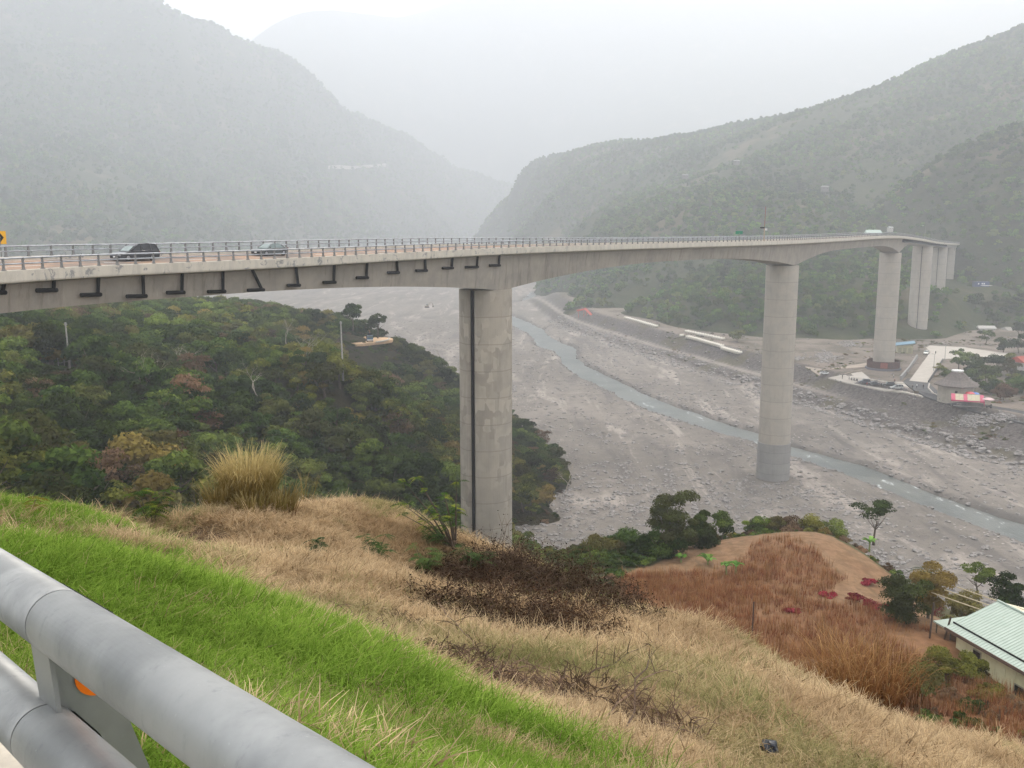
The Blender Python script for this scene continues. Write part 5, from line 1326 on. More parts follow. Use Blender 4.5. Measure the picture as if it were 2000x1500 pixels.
# motorcycles
def motorcycle(p, rz, col, lab):
    t = thing("motorcycle", lab, "motorcycle", p, rz, "parked motorcycles")
    for x in (-.65, .65): MB().tube([(x, -.05, .3), (x, .05, .3)], .3, 12).build("wheel", m_tyre, t)
    MB().box((-.1, 0, .6), (1.0, .28, .4), 0, .7).build("body", paint("scooter", col), t); MB().box((-.35, 0, .86), (.7, .26, .12)).build("seat", m_black, t)
    MB().tube([(.65, 0, .35), (.45, 0, 1.05)], .05, 6).build("fork", m_post, t); MB().tube([(.42, -.3, 1.05), (.42, .3, 1.05)], .03, 6).build("handlebar", m_black, t)
for k, (a, b) in enumerate(((1658,743),(1663,745),(1668,746),(1673,747))):
    motorcycle(terrz(a, b, .5), 1.3+.1*k, (.08,.07,.08), "dark scooter in the parked line left of the blue hatchback")
for k, (a, b) in enumerate(((1836,783),(1841,786),(1847,787),(1853,785),(1858,783))):
    motorcycle(terrz(a, b, .55), .9+.3*k, (.04,.04,.045), "black motorcycle parked between the round hut and the pink stall")
motorcycle(terrz(1931, 800, .5), 2.2, (.05,.05,.05), "black motorcycle under the pale pink parasol")

# people: one continuous skinned body each
def person(p, rz, label, shirt, trousers, sc=1.0, stride=.18, arm=.12, skin=(.4,.24,.17), group="people on the far terrace"):
    V = [(0,0,.95),(0,0,1.12),(0,0,1.38),(0,0,1.5),(0,.02,1.60),(0,.02,1.72),
         (.1,0,.9),(.11,stride*.5,.5),(.11,stride-.03,.09),(.11,stride+.13,.04),
         (-.1,0,.9),(-.11,-stride*.4,.5),(-.11,-stride,.09),(-.11,-stride+.16,.04),
         (.19,0,1.4),(.25,-arm*.5,1.15),(.25,arm,.9),(.25,arm+.02,.8),(-.19,0,1.4),(-.25,arm*.3,1.15),(-.25,-arm,.9),(-.25,-arm,.8)]
    E = [(0,1),(1,2),(2,3),(3,4),(4,5),(0,6),(6,7),(7,8),(8,9),(0,10),(10,11),(11,12),(12,13),(2,14),(14,15),(15,16),(16,17),(2,18),(18,19),(19,20),(20,21)]
    rad = [.14,.13,.15,.06,.095,.085,.09,.065,.045,.035,.09,.065,.045,.035,.06,.045,.035,.03,.06,.045,.035,.03]
    me = bpy.data.meshes.new("person"); me.from_pydata([(x*sc, y*sc, z*sc) for x, y, z in V], E, []); o = bpy.data.objects.new("person", me); C.objects.link(o)
    md = o.modifiers.new("skin", 'SKIN'); md.use_smooth_shade = True
    for i, r in enumerate(rad): me.skin_vertices[0].data[i].radius = (r*sc, r*sc*.85)
    me.skin_vertices[0].data[0].use_root = True
    sb = o.modifiers.new("sub", 'SUBSURF'); sb.levels = 1; sb.render_levels = 1
    m, nt, b = newmat("clothes"); sx = nt.nodes.new("ShaderNodeSeparateXYZ"); tc = nt.nodes.new("ShaderNodeTexCoord"); nt.links.new(tc.outputs["Object"], sx.inputs[0])
    z = sx.outputs[2]; g = lambda v: math_(nt, 'GREATER_THAN', z, v*sc)
    c = mixn(nt, g(.97), trousers, shirt); c = mixn(nt, g(1.49), c, skin); c = mixn(nt, g(1.68), c, (.015,.012,.01)); c = mixn(nt, math_(nt, 'LESS_THAN', z, .07*sc), c, (.03,.03,.03))
    nt.links.new(c, b.inputs["Base Color"]); b.inputs["Roughness"].default_value = .8; me.materials.append(m)
    o.location = p; o.rotation_euler = (0, 0, rz); tag(o, label, "person", group)
for a, b, dz, rz, lab, sh, tr in ((1782,763,.5,.2,"person in dark clothes walking, leftmost of three on the asphalt road",(.03,.03,.04),(.03,.03,.04)),
    (1790,761,.5,.4,"person in a white top walking in the middle of three on the asphalt road",(.7,.7,.7),(.03,.03,.04)), (1803,762,.5,-.2,"person in black walking, rightmost of three on the asphalt road",(.02,.02,.02),(.03,.03,.03)),
    (1745,741,.5,1,"person in pale shirt standing beside the ring wall",(.6,.62,.66),(.1,.1,.14)), (1747,751,.5,2,"person in a maroon top near the black off-road car",(.2,.04,.05),(.03,.03,.03)),
    (1645,742,.5,.6,"person in black at the left end of the plaza",(.02,.02,.02),(.02,.02,.02)), (1693,757,.4,.1,"person in red standing below the dark grey parked car",(.45,.06,.05),(.1,.08,.1)),
    (1721,758,.4,.1,"person in dark clothes left of the black off-road car",(.03,.03,.05),(.03,.03,.03)), (1827,695,.6,.1,"person in black walking on the pale yard right of the white hatchback",(.02,.02,.02),(.02,.02,.02)),
    (1771,736,.5,.5,"person in brown walking beside the ramp wall",(.2,.12,.09),(.08,.06,.05)), (1935,801,.5,.3,"person in dark clothes under the pale pink parasol",(.03,.03,.04),(.03,.03,.03))):
    person(terrz(a, b, dz), rz, lab, sh, tr)

# rubble and stacked blocks on the terrace
X = []; 
for (a, b), rx, nk in (((1612,697),22,260), ((1560,700),10,60), ((1655,672),16,90), ((1900,822),30,320), ((1960,815),20,160)):
    for k in range(nk):
        q = terr(a+random.gauss(0, rx*.6), b+random.gauss(0, rx*.22)); X.append((q.x, q.y, q.z))
X = np.array(X); s = .2+.7*rng.random(len(X))**2
scatter("rubble", X, rng.random(len(X))*6.28, np.c_[s*1.2, s, s], rng.integers(0, 3, len(X)), rk, "piles of rubble and stones on the terrace")

# ------------------------------------------------------------------ trees that stand apart
def big_tree(p, h, crw, kind, label, seed, n=5000, leaf=.2, zf=.6, nblob=16, flat=.75, group=None, open_=.35, trunk_r=None, name="tree"):
    t = thing(name, label, "tree", p, random.random()*6, group)
    me = crown_mesh("crown", seed, crw, h*zf*.62, nblob, n, leaf, m_fol[kind], flat, 0, open_, sym=True); ob("crown", me, t, (0, 0, h*(1-zf*.5)))
    tm = trunk_mb(seed, h*.8, trunk_r or h*.03, crw*.7, 6); tm.build("trunk", m_bark, t, True); return t
big_tree(P(690,640,305), 7.5, 4.6, 'dark', "rounded dark green tree standing out left of the blue truck", 601, 4200, .26)
big_tree(P(738,655,312), 7.0, 3.8, 'mid', "open-branched tree against the gravel right of the blue truck", 602, 2600, .26, .5)
fg = lambda a, b, y0=45, y1=170: G(a, b, h_field, y0, y1)
big_tree(P(1318,1086,98), 7.8, 3.3, 'dark', "tallest bushy dark tree at the left edge of the field", 603, 12000, .13, 1.0, 26)
big_tree(P(1285,1097,97), 4.4, 3.2, 'dark', "low dark tree left of the tallest bushy tree", 604, 7000, .13, 1.1)
big_tree(P(1368,1076,101), 4.6, 3.2, 'dark', "dark tree right of the tallest bushy tree", 605, 8000, .13, 1.1)
big_tree(P(1225,1100,98), 3.4, 3.6, 'dark', "spreading dark shrub tree behind the brambles", 606, 8000, .13, 1.15)
big_tree(P(1165,1098,97), 2.8, 3.2, 'mid', "low green shrub tree right of the first pier", 607, 7000, .13, 1.15)
big_tree(P(1410,1052,108), 3.2, 2.4, 'mid', "small green tree at the top left corner of the field", 608, 3000, .14, .9)
big_tree(P(1707,1050,117), 4.6, 3.0, 'dark', "flat-topped spreading tree alone above the river gravel", 609, 2600, .14, .42, 14, .45)
for k, (a, Y_) in enumerate(((1478,113),(1512,113),(1548,113),(1585,112),(1622,112))):
    big_tree(P(a, 1042+k*3, Y_), 2.4+.4*(k % 2), 2.5, ('mid', 'mid', 'brown', 'yellow', 'mid')[k], ("leafy shrub row end nearest the second pier foot","leafy shrub second in the row along the field top","brownish shrub in the middle of the row along the field top","yellow-green shrub in the row along the field top","shrub at the right end of the row along the field top")[k], 620+k, 5200, .11, 1.15, group="shrubs along the top edge of the field", name="shrub")
big_tree(P(1763,1228,76), 4.9, 2.9, 'dark', "dark tree in front, left of the pair beside the green-roofed house", 630, 11000, .1, .85, 22)
big_tree(P(1812,1215,79), 5.4, 2.4, 'yellow', "yellow-flowering tree, right of the pair beside the green-roofed house", 631, 11000, .1, .8, 20)
big_tree(P(1912,1172,98), 4.0, 2.2, 'mid', "small umbrella-shaped tree behind the green roof", 632, 2400, .12, .5, 12, .5)
big_tree(P(1972,1200,92), 4.3, 2.9, 'dark', "dark round tree behind the green roof at the right edge", 633, 6000, .12, 1.0)
big_tree(P(1885,1205,86), 2.3, 2.4, 'mid', "low creeper-covered shrub right behind the green roof", 634, 6000, .1, 1.15, name="shrub")
big_tree(P(1845,1335,58), 2.6, 1.9, 'yellow', "yellow-green bush in front of the pale wall of the house", 635, 7200, .08, 1.3, name="shrub")
big_tree(P(1893,1318,60), 1.5, 1.3, 'yellow', "smaller yellow-green bush against the pale wall of the house", 636, 4600, .08, 1.3, name="shrub")
big_tree(P(1800,1365,52), 2.0, 2.0, 'mid', "low green bush below the house beside the tall reeds", 637, 3600, .09, .9, name="shrub")
# trees round the far terrace
tk = [(1872,722,'mid',8.5,5,"tall open tree beside the top of the pale ramp"),(1900,735,'dark',6,5,""),(1925,745,'mid',6,5,""),(1890,750,'dark',5,4.5,""),(1945,725,'dark',7,5,""),(1975,735,'mid',6,5,""),(1910,715,'mid',5,4,""),
 (1960,782,'brown',5,5,"dull purple-brown shrubby tree right of the round hut"),(1935,770,'dark',5,4,""),(1990,770,'dark',6,5,""),(1925,672,'mid',7,5,""),(1960,690,'dark',7,5.5,""),(1990,690,'dark',8,6,""),(1860,742,'mid',4,3.5,""),
 (1990,655,'dark',7,6,""),(1945,640,'dark',8,6,""),(1970,610,'mid',9,6,""),(1995,600,'dark',9,7,""),(1935,610,'dark',8,6,""),(1905,602,'dark',8,6,""),(1440,668,'mid',6,5,"round green tree at the right end of the pipe rows")]
for k, (a, b, kd, h, cr, lab) in enumerate(tk):
    base = max(terr(a, b), gh(a, b), key=lambda q: -q.y); h = h*1.1; cr = cr*1.15
    big_tree(base+Vector((0, 0, -.2)), h, cr, kd, lab or "green tree in the grove right of the pale ramp and round hut", 650+k, 1800, .4, .85, 12, group=None if lab else "grove right of the ramp")
for k in range(16):
    a = [1905,1930,1955,1980,1998,1915,1940,1965,1992,1925,1950,1985,1890,1975,1850,1835][k]; b = [745,752,757,750,758,728,735,712,742,762,768,765,766,705,735,722][k]
    q = terr(a, b); s_ = 3.2+1.5*random.random()
    big_tree(q+Vector((0, 0, -.3)), s_, s_*1.0, ('dark', 'mid', 'mid', 'yellow')[k % 4], "green tree in the grove right of the pale ramp and round hut" if k < 14 else "low green bush on the verge between the ramp and the round hut", 680+k, 1500, .36, 1.2, 10, group="grove right of the ramp" if k < 14 else "bushes beside the ramp")
# scrub over the embankment
X, Y = near_pts(30000, 200, 640, 0, 34, p=1.0); td = toe_d(X, Y)*_toeflip; nz = fbm(X, Y, 14, 4)
k = (td > 2) & (rng.random(len(X)) < np.where(td < 24, .45, .35)*sstep(.05, .35, nz)); X, Y = X[k], Y[k]; px_, py_ = px_arr(X, Y, h_valley(X, Y))
k = ~inpoly(np.array([(1590,745),(1640,728),(1700,700),(1760,738),(1815,675),(1990,675),(1990,710),(1850,705),(1815,745),(1880,782),(2050,800),(2050,850),(1880,812),(1700,770)]), px_, py_); X, Y = X[k], Y[k]; Zv = h_valley(X, Y); s = .35+.6*rng.random(len(X))**2
scatter("embankment_scrub", np.c_[X, Y, Zv-.1], rng.random(len(X))*6.28, np.c_[s*1.3, s*1.3, s*.8], rng.choice([1, 2, 3], len(X), p=[.35, .25, .4]), bsrc, "dry scrub in patches over the stony embankment and terrace")
# bare trees in the wood
for k, (a, b, Y_, h) in enumerate(((283,790,165,11),(205,735,185,8),(592,700,215,9),(560,655,260,8),(368,735,200,9),(505,770,185,9),(960,0,0,0),(1105,935,222,8),(870,705,330,9))):
    if not h: continue
    p = P(a, b+25, Y_); t = thing("bare_tree", ["pale bare tree forking in the middle of the wood at the left","thin bare pale tree near the left utility pole","leaning bare tree in the upper right of the wood","small bare tree just under the bridge girder","low bare brownish tree in the upper middle of the wood","bare tree among dark crowns in the middle of the wood","","leafless bushy tree at the river end of the wood right of the first pier","bare branched tree at the gravel edge left of the first pier"][k], "tree", p, k)
    bare_tree_mb(700+k, h, .16, 4, .55).build("trunk", m_palebark, t)

# palm and banana plants
def banana(p, label, n=7, L=1.5, seed=0):
    t = thing("banana_plant", label, "plant", p); r = random.Random(seed)
    MB().tube([(0, 0, -.2), (0, 0, .9)], [.13, .08], 8).build("stem", M("banana_stem", (.2,.24,.09)), t)
    for k in range(n):
        a = 2*math.pi*k/n+r.random(); V = []; Fs = []; Ln = L*r.uniform(.8, 1.2); up = r.uniform(.7, 1.3); sd = Vector((-math.sin(a), math.cos(a), 0)); dr = Vector((math.cos(a), math.sin(a), 0))
        for s in range(8):
            f = s/7; c = dr*(Ln*.75*f) + Vector((0, 0, .8+Ln*up*(f-.75*f*f))); w = .24*math.sin(math.pi*min(1, f*.93+.07))**.7
            V += [c-sd*w+Vector((0, 0, w*.35)), c, c+sd*w+Vector((0, 0, w*.35))]
            if s: b_ = (s-1)*3; Fs += [(b_, b_+1, b_+4, b_+3), (b_+1, b_+2, b_+5, b_+4)]
        me = np_mesh("leaf", V, Fs, [m_banana], {"tint": ('FACE', np.full(len(Fs), r.random()))}, True); ob("leaf", me, t)
for k, (a, b, Y_, lab) in enumerate(((1382,1112,93,"bright banana plant at the foot of the tallest dark tree"),(1418,1122,90,"small banana plant, left one of the close pair"),(1437,1122,90,"small banana plant, right one of the close pair"),(1330,1105,94,"pale green banana plant left in the dark shrubs"),(1698,1074,104,"bright banana plant on the scrubby bank below the flat-topped tree"))):
    banana(P(a, b, Y_), lab, 7, 1.5 if k in (0, 4) else 1.0, k)
def palm(p, h, label):
    t = thing("palm_tree", label, "palm tree", p); MB().tube([(0, 0, -.3), (.1, 0, h*.5), (.05, 0, h)], [.14, .1, .08], 8).build("trunk", m_bark, t)
    r = random.Random(4); V = []; Fs = []; T = []
    for k in range(9):
        a = 2*math.pi*k/9; dr = Vector((math.cos(a), math.sin(a), 0)); sd = Vector((-math.sin(a), math.cos(a), 0))
        for s in range(26):
            f = s/25; c = Vector((.05, 0, h)) + dr*(1.7*f)+Vector((0, 0, 1.1*f-1.3*f*f))
            for q in (-1, 1):
                e = c + sd*q*(.42*math.sin(math.pi*(f*.9+.08)))+dr*.22+Vector((0, 0, -.12)); n0 = len(V); V += [c, c+dr*.05, e]; Fs.append((n0, n0+1, n0+2)); T.append(r.random()*.5)
    ob("crown", np_mesh("crown", V, Fs, [m_fol['dark']], {"tint": ('FACE', T)}, k=3), t)
palm(P(1803,1188,92), 3.9, "small dark palm rising behind the yellow-flowering tree")

# ------------------------------------------------------------------ green-roofed house
m_groof = M("green_roof", (.40,.47,.41), (.36,.43,.37), 1.2, .45); m_cwall = M("cream_wall", (.62,.60,.40), (.54,.52,.34), 1.5)
hp0 = P(1866, 1280, 70.5); hx = Vector((.27, -.963, 0)).normalized(); hy = Vector((.963, .27, 0)).normalized()
t = thing("farm_house", "long cream-walled house with pale green metal roof at the right edge", "house", hp0)
def hb_(u0, u1, v0, v1, z0, z1): return [tuple(hx*u+hy*v+Vector((0, 0, z))) for z in (z0, z1) for u, v in ((u0, v0), (u1, v0), (u1, v1), (u0, v1))]
BX = [(3,2,1,0),(4,5,6,7),(0,1,5,4),(1,2,6,5),(2,3,7,6),(3,0,4,7)]
wall = MB().add(hb_(0, 26, 0, 8.5, -2.6, 2.15), BX).build("wall", m_cwall, t)
for k in range(52): pass
rb = MB()
for k in range(27): rb.add(hb_(k+.0, k+.08, -.03, -.0, -2.4, 2.1), BX)
rb.build("wall_rib", m_cwall, wall)
def slope(name, u0, u1, pts_, mat, par, thick=.09):
    a = [tuple(hx*u+hy*v+Vector((0, 0, z+d))) for d in (0, thick) for u, (v, z) in ((u0, pts_[0]), (u1, pts_[0]), (u1, pts_[1]), (u0, pts_[1]))]
    return MB().add(a, BX).build(name, mat, par)
rf = slope("roof", -.6, 26.5, ((-.7, 2.12), (4.2, 3.75)), m_groof, t); slope("roof_back", -.6, 26.5, ((4.2, 3.75), (9.2, 2.12)), M("cream_roof", (.66,.60,.45)), t)
ribs = MB()
for k in range(90): 
    u = -.55+k*.3; ribs.tube([tuple(hx*u+hy*-.7+Vector((0, 0, 2.23))), tuple(hx*u+hy*4.2+Vector((0, 0, 3.86)))], .022, 4)
ribs.build("roof_rib", m_groof, rf)
MB().tube([tuple(hx*-.6+hy*.1+Vector((0, 0, 2.52))), tuple(hx*26+hy*.1+Vector((0, 0, 2.52)))], .07, 6).build("gutter_pipe", m_black, t)
MB().add(hb_(-.6, 26.5, -.74, -.68, 1.98, 2.24), BX).build("eave_board", M("eave_brown", (.12,.08,.06)), t)
MB().tube([tuple(hx*-.6+hy*4.2+Vector((0, 0, 3.9))), tuple(hx*26+hy*4.2+Vector((0, 0, 3.9)))], .09, 6).build("ridge_cap", m_groof, t)
for u, w, z0, z1 in ((1.9, .7, .55, 1.35), (6.1, 1.4, -.55, .55), (11, 1.4, -.6, .5)): 
    fr = MB().add(hb_(u-.08, u+w+.08, -.07, -.02, z0-.08, z1+.08), BX).build("window", M("window_frame", (.3,.28,.22)), t); MB().add(hb_(u, u+w, -.1, -.06, z0, z1), BX).build("pane", m_dkglass, fr)
MB().add(hb_(-3.4, -.2, .6, 7, 1.3, 1.42), BX).build("porch_roof", m_groof, t)
for u, v in ((-3.2, .8), (-3.2, 6.8), (-1.6, .8)): MB().tube([tuple(hx*u+hy*v+Vector((0, 0, z))) for z in (-2, 1.35)], .06, 6).build("porch_post", m_bark, t)
pr = hp0 + hx*-1.2 + hy*-.5
for k, (dx, dy, h, tx, lab) in enumerate(((-.9, .2, 5.2, 0.25, "thin upright timber pole at the gable of the green-roofed house"), (.1, .6, 3.4, .9, "leaning dark timber prop on the gable of the green-roofed house"), (1.0, .0, 3.3, 2.1, "more steeply leaning timber prop on the roof edge of the house"))):
    mb = MB().tube([(0, 0, -2), (tx, 0, h*.75)], .075, 6); o = mb.build("timber_pole", M("dark_timber", (.08,.055,.04)), None, loc=pr+Vector((dx, dy, 0))); tag(o, lab, "pole")
for k in range(3):
    a = hp0+hy*(2.0+k*1.3)+hx*-5.5; b = hp0+hy*(3.0+k*1.5)+hx*1.5
    o = MB().tube([(0, 0, 2.9+.1*k), tuple((b-a)+Vector((0, 0, 3.4)))], .05, 5).build("bamboo_pole", M("bamboo", (.5,.42,.28)), None, loc=a); tag(o, ["bamboo pole over the porch roof, nearest the front wall","bamboo pole over the porch roof, between the two others","bamboo pole over the porch roof, farthest from the front wall"][k], "bamboo pole", "bamboo poles over the porch")
for k, (a, b, Y_) in enumerate(((1752, 1236, 74), (1767, 1240, 73), (1835,1300,64))):
    pass
p = fg(1469, 1242); t = MB().tube([(0, 0, -.3), (.02, 0, 2.8)], .05, 6).build("stake", M("dark_stake", (.07,.05,.045)), None, loc=p); tag(t, "thin dark stake standing in the red stalks", "stake")
# low red shrubs in the field
m_redfol = foliage_mat("red_leaves", ((.07,.008,.014), (.16,.016,.028), (.26,.035,.05), (.13,.025,.022)), .2)
for k, (a, b, s, lab) in enumerate(((1692,1140,1.0,"crimson shrub alone on the bare slope of the field"),(1618,1166,.9,"crimson shrub, left of three along the field path"),(1662,1172,1.2,"crimson shrub, middle of three along the field path"),(1703,1186,1.3,"crimson shrub, right of three along the field path"),(1745,1192,1.0,"crimson shrub at the foot of the dark tree"),(1822,1200,2.0,"wide crimson bed between the dark tree and the house"),(1545,1195,.8,"dark red heap in the middle of the red stalks"))):
    p = fg(a, b); t = thing("red_shrub", lab, "shrub", p); ob("foliage", crown_mesh("foliage", 720+k, 1.2*s, .5*s, 7, 1300, .07, m_redfol, .5, .1, .2), t); MB().tube([(0, 0, -.2), (0, 0, .3*s)], .03, 5).build("stem", m_bark, t)
# ------------------------------------------------------------------ reeds
def reed_clump(name, p, seed, n, h, rad, mat, label, droop=.6, lean=.35, w=.011, fill=.55, mess=.5):
    r = np.random.default_rng(seed); V = []; Fs = []; T = []; H = []; n0 = 0; seg = 6
    for k in range(n):
        a = r.random()*6.28; rr = rad*fill*r.random()**.6; b0 = np.array([math.cos(a)*rr, math.sin(a)*rr]); L = h*(.45+.6*r.random()**.7); a2 = a+r.normal(0, mess)
        d = np.array([math.cos(a2), math.sin(a2)])*lean*(.25+.9*r.random()+rr/rad*.6); side = np.array([-math.sin(a2+r.normal(0, .8)), math.cos(a2), 0]); side /= np.linalg.norm(side); dr = droop*(.2+r.random()); ww0 = w*(.6+.8*r.random()); t_ = r.random()
        for s in range(seg+1):
            f = s/seg; c = np.array([b0[0]+d[0]*L*f**1.6, b0[1]+d[1]*L*f**1.6, L*(f-dr*.4*f**4)-.05]); ww = ww0*(1-f**2*.85); V += [c-side*ww, c+side*ww]; H += [f*L/h, f*L/h]
            if s < seg: Fs.append((n0+2*s, n0+2*s+1, n0+2*s+3, n0+2*s+2)); T.append(t_)
        n0 += 2*(seg+1)
    o = ob(name, np_mesh(name, V, Fs, [mat], {"tint": ('FACE', T), "h": ('POINT', H)}, True), None, p); return tag(o, label, "reeds")
def ng(a, b):
    q = G(a, b, h_near, 4, 45); return q if q.y < 24.5 else nx(a, 18.8, 0)
def nx(px, Y, dz=-.05):
    x = (px-1000)/F*(Y*cp+6*sp); return Vector((x, Y, float(h_near(np.array([x]), np.array([Y]))[0])+dz))
reed_clump("reed_clump", nx(490, 18.5), 800, 2300, 1.6, .92, m_reed, "big upright tuft of tan reeds on the crest of the dry mound", 1.0, .30, .008, .5, .9)
p = P(1668, 1372, 17.5); p.z = max(p.z, float(h_near(np.array([p.x]), np.array([p.y]))[0])-.3)
reed_clump("reed_clump", p, 801, 700, 1.6, .9, m_reedred, "wide drooping russet reed clump below the right slope", 1.2, .40, .007, .9, 1.3)
reed_clump("reed_clump", p+Vector((.7, .5, -.1)), 851, 350, 1.5, .9, m_reedred, "smaller russet reed clump touching the wide one on its right", 1.2, .4, .007, .9, 1.3)
for k, (a, b, Y_, h, n, lab) in enumerate(((170,985,17,.75,160,"thin dry reeds on the left crest above the green grass"),(250,1008,18,.7,130,"thin reddish reeds right of the first ones on the left crest"),(350,1010,19,.8,150,"thin reeds between the green slope and the big reed tuft"),(590,990,21,1.2,40,"few tall green reeds at the right foot of the big tuft"),(432,1000,18.2,.95,260,"reeds leaning out at the left foot of the big tuft"),(548,998,18.4,.95,260,"reeds leaning out at the right foot of the big tuft"),(492,1004,17.8,.7,260,"short reeds in front of the big tuft"),(1930,1445,15,.9,160,"dry drooping reeds at the lower right slope edge"),(1800,1420,15.5,.9,170,"dry reeds beside the russet reed clump"))):
    reed_clump("reed_tuft", nx(a, Y_), 810+k, n, h, .55, m_reed if k != 1 else m_reedred, lab, .8, .35, .008)
# ------------------------------------------------------------------ dead brambles, branches, seedlings
def bramble(p, seed, rad, h, nst, label, mat=None, leaves=True, group=None, name="bramble"):
    r = random.Random(seed); t = thing(name, label, "dead bush", p, 0, group); mb = MB(); tips = []
    for k in range(nst):
        a = r.random()*6.28; rr = rad*r.random()**.6; q = Vector((math.cos(a)*rr, math.sin(a)*rr*.7, -.05)); d = Vector((r.gauss(0, .5), r.gauss(0, .5), 1)).normalized(); L = h*r.uniform(.4, 1.2)*(1-.5*rr/rad)*1.4; pp = [q]
        for s in range(6): d = (d+Vector((r.gauss(0, .28), r.gauss(0, .28), -.20))).normalized(); q = q+d*L/6; pp.append(q)
        rad0 = r.uniform(.005, .011); mb.tube(pp, [rad0*(1-s*.13) for s in range(7)], 3, cap=False); tips += pp[2:]
        for j in range(3):
            b0 = pp[r.randint(2, 5)]; e = (Vector((r.gauss(0, 1), r.gauss(0, 1), r.gauss(.3, .6)))).normalized(); L2 = L*r.uniform(.15, .4); b1 = b0+e*L2*.5+Vector((0, 0, .01)); b2 = b0+e*L2; mb.tube([b0, b1, b2], [rad0*.5, rad0*.4, rad0*.2], 3, cap=False); tips.append(b2)
    mb.build("stem", mat or m_deadwood, t)
    if leaves:
        c = np.array([tuple(x) for x in r.choices(tips, k=len(tips)*2)])+np.random.default_rng(seed).normal(0, .03, (len(tips)*2, 3)); rn = np.random.default_rng(seed+1)
        V, Fq = leaf_quads(c, rn.normal(0, 1, c.shape), .010+.018*rn.random(len(c)), .55, rn); ob("dead_leaves", np_mesh("dead_leaves", V, Fq, [m_dleaf], {"tint": ('FACE', rn.random(len(c)))}), t)
    return t
m_dleaf = foliage_mat("dead_leaves", ((.02,.011,.007), (.05,.027,.015), (.11,.058,.03), (.045,.045,.016)), .15)
for k, (a, b, rd_, h, n_, lab) in enumerate(((905,1150,1.1,.85,220,"dark bramble heap at the left of the dead thicket"),(975,1120,1.1,1.1,260,"tallest dark bramble heap below the first pier"),(1060,1145,1.2,.95,240,"dark bramble heap in the middle of the dead thicket"),(1140,1170,1.2,.85,220,"dark bramble heap toward the right of the dead thicket"),(1000,1185,1.2,.6,190,"low dark bramble in front of the dead thicket"),(1110,1215,.9,.4,150,"low bramble trailing down in front on the right"),(1215,1165,.7,.5,120,"thin bramble beside the red stalk field"),(880,1195,.9,.3,110,"sparse low bramble in front on the left"),(850,1180,.9,.5,130,"dark bramble at the front left corner of the thicket"),(960,1215,1.1,.55,200,"dark bramble at the front middle of the thicket"),(1080,1235,1.1,.5,180,"dark bramble at the front right of the thicket"),(1190,1205,1.0,.6,170,"dark bramble reaching the pale grass on the right"),(860,1105,.4,.45,80,"small bramble tuft beside the silvery seedling"))):
    bramble(ng(a, b), 900+k, rd_, h, n_, lab)
for k, (a, b, rd_, h, n_, lab) in enumerate(((740,1215,.6,.25,160,"flat pile of dry twigs at the edge of the green grass"),(380,1058,.7,.2,200,"dark heap of cut twigs at the top of the gully"),(860,1290,.6,.3,190,"heap of dry branches in the gully middle"),(960,1335,.7,.35,180,"heap of dry branches lower down the gully"),(1110,1365,.8,.35,180,"tangle of dry branches right of the lower gully"),(1280,1420,.5,.5,90,"upright dead twigs on the lower right slope"),(690,1228,.5,.2,120,"dark twigs lying along the green grass edge"),(560,1190,.5,.14,40,"scattered twigs on the pinkish straw"),(1240,1330,.4,.6,26,"tall thin dead stems rising from the lower slope"))):
    bramble(ng(a, b), 930+k, rd_, h, n_, lab, m_deadpale if k % 2 else m_deadwood, False, name="twig_heap")
# long fallen branches
r = random.Random(77)
for k, (a0, b0, a1, b1, lab) in enumerate(((600,1195,745,1228,"long thin branch over straw beside the green slope"),(650,1240,905,1345,"longest fallen branch running down the gully"),(850,1180,935,1300,"forked dead stem standing up in the gully"),(880,1330,1060,1300,"curved branch across the middle of the lower gully"),(940,1320,1130,1375,"branch lying under the curved one"),(1090,1370,1310,1250,"long dead stem slanting up to the right"),(1150,1430,1330,1330,"lower dead stem slanting up to the right"),(1190,1490,1290,1240,"steep dead stem near the bottom edge"))):
    A, B = ng(a0, b0), ng(a1, b1); t = thing("fallen_branch", lab, "branch", A); pp = []; up = .12 if k in (2, 5, 6, 7) else .03
    for s in range(9):
        f = s/8; q = (B-A)*f; z = float(h_near(np.array([A.x+q.x]), np.array([A.y+q.y]))[0])-A.z; pp.append(Vector((q.x+r.gauss(0, .02), q.y+r.gauss(0, .02), z+.05+up*4*f*(1.2-f)+r.gauss(0, .012))))
    MB().tube(pp, [.013*(1-.09*s) for s in range(9)], 5).build("stem", m_deadwood if k % 2 else m_deadpale, t)
    for j in range(7):
        q = pp[r.randint(1, 7)]; e = Vector((r.gauss(0, 1), r.gauss(0, 1), abs(r.gauss(.2, .5)))).normalized()*r.uniform(.12, .4); MB().tube([q, q+e*.5+Vector((0, 0, .03)), q+e], [.006, .005, .002], 4, cap=False).build("twig", m_deadwood, t)
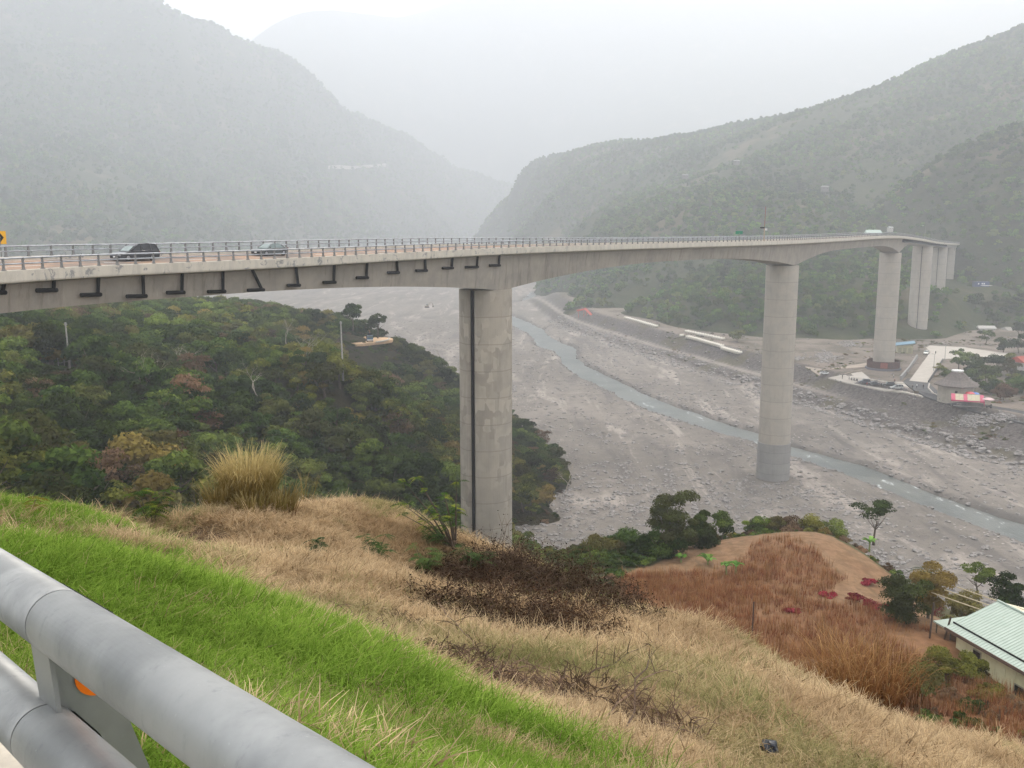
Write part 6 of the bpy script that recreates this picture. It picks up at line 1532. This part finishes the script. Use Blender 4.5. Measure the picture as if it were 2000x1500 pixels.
# leafy seedlings with feather leaves
m_fern = foliage_mat("feather_leaves", ((.03,.065,.03), (.055,.11,.05), (.12,.2,.07), (.1,.14,.04)), .3); m_fernY = foliage_mat("yellowing_leaves", ((.025,.045,.015), (.055,.10,.022), (.2,.22,.035), (.22,.15,.025)), .35)
def feather_plant(p, h, seed, label, nst=7, mat=None, stem=None, L=.32, name="leafy_plant", lean=(0, 0)):
    t = thing(name, label, "plant", p); r = random.Random(seed); mb = MB(); V = []; Fs = []; T = []
    tips = []
    for k in range(nst):
        a = 6.28*k/nst+r.random()*.6; e = Vector((math.cos(a)*h*.35+lean[0]*h, math.sin(a)*h*.35+lean[1]*h, h*r.uniform(.45, 1.0))); m_ = e*.5+Vector((0, 0, .06*h)); mb.tube([(0, 0, -.05), m_, e], [.014*h+.004, .008*h+.002, .003], 5, cap=False); tips += [e, m_*1.1]
    for e in tips:
        for j in range(5):
            a = r.random()*6.28; dr = Vector((math.cos(a), math.sin(a), 0)); sd = Vector((-math.sin(a), math.cos(a), 0)); Ln = L*r.uniform(.7, 1.2); up = r.uniform(.1, .7); tt = r.random()
            for s in range(1, 10):
                f = s/9; c = e+dr*Ln*f+Vector((0, 0, Ln*(up*f-.75*f*f))); w = Ln*.28*math.sin(math.pi*(f*.85+.12))
                for q in (-1, 1):
                    n0 = len(V); tip = c+sd*q*w+dr*w*.35-Vector((0, 0, w*.3)); md = (c+tip)/2; o_ = dr*w*.2; V += [c, md-o_, tip, md+o_]; Fs.append((n0, n0+1, n0+2, n0+3)); T.append(tt)
    mb.build("stem", stem or m_bark, t); ob("leaf", np_mesh("leaf", V, Fs, [mat or m_fern], {"tint": ('FACE', T)}), t)
feather_plant(ng(733, 1100), .62, 1, "small dark feathery seedling on the dry mound", L=.26); feather_plant(ng(622, 1085), .32, 2, "smaller feathery seedling left on the dry mound", 5, L=.2)
feather_plant(ng(833, 1128), .7, 3, "silvery green feathery plant left of the brambles", L=.28)
feather_plant(nx(888, 20), 1.75, 4, "leaning young tree with drooping yellow-green leaves in front of the first pier", 12, m_fernY, L=.28, name="young_tree", lean=(-.32, 0))
feather_plant(nx(928, 19), .8, 7, "dark leafy sapling at the foot of the first pier", 6, m_fern, L=.34)
feather_plant(nx(850, 20), .45, 5, "small leafy plant on the crest left of the first pier", 6, L=.26)
feather_plant(nx(300, 16.5), .8, 6, "leafy green sapling in the gap left of the big reed tuft", 8, m_fernY, L=.3); feather_plant(nx(80, 13), .3, 8, "low leafy weed on the left crest", 6, m_fernY, L=.2)
# bin bag
p = ng(1503, 1478); bm = bmesh.new(); bmesh.ops.create_icosphere(bm, subdivisions=3, radius=.09)
for v_ in bm.verts: v_.co *= 1+mnoise.noise(v_.co*18)*.35; v_.co.z *= .8
me = bpy.data.meshes.new("plastic_bag"); bm.to_mesh(me); bm.free(); me.materials.append(M("black_plastic", (.012,.015,.02), (.02,.022,.03), 6, .3)); tag(ob("plastic_bag", me, None, p+Vector((0,0,.1))), "small black plastic bag lying in the grass near the bottom", "bag")
# pale cut of the mountain road on the left slope
mb = MB(); pp = [G(a, b, h_left, 1400, 4800) for a, b in ((642,329),(665,328),(690,330),(712,328),(735,326),(754,324))]
for q0, q1 in zip(pp[:-1], pp[1:]): mb.add([tuple(q0+Vector((0,-6,-2))), tuple(q1+Vector((0,-6,-2))), tuple(q1+Vector((0,-2,7))), tuple(q0+Vector((0,-2,7))), tuple(q0+Vector((0,10,-2))), tuple(q1+Vector((0,10,-2))), tuple(q1+Vector((0,10,7))), tuple(q0+Vector((0,10,7)))], [(0,1,2,3),(3,2,6,7),(7,6,5,4),(4,5,1,0)])
tag(mb.build("retaining_wall", m_plaza), "pale retaining wall of a road cut high on the left mountain", "retaining wall")
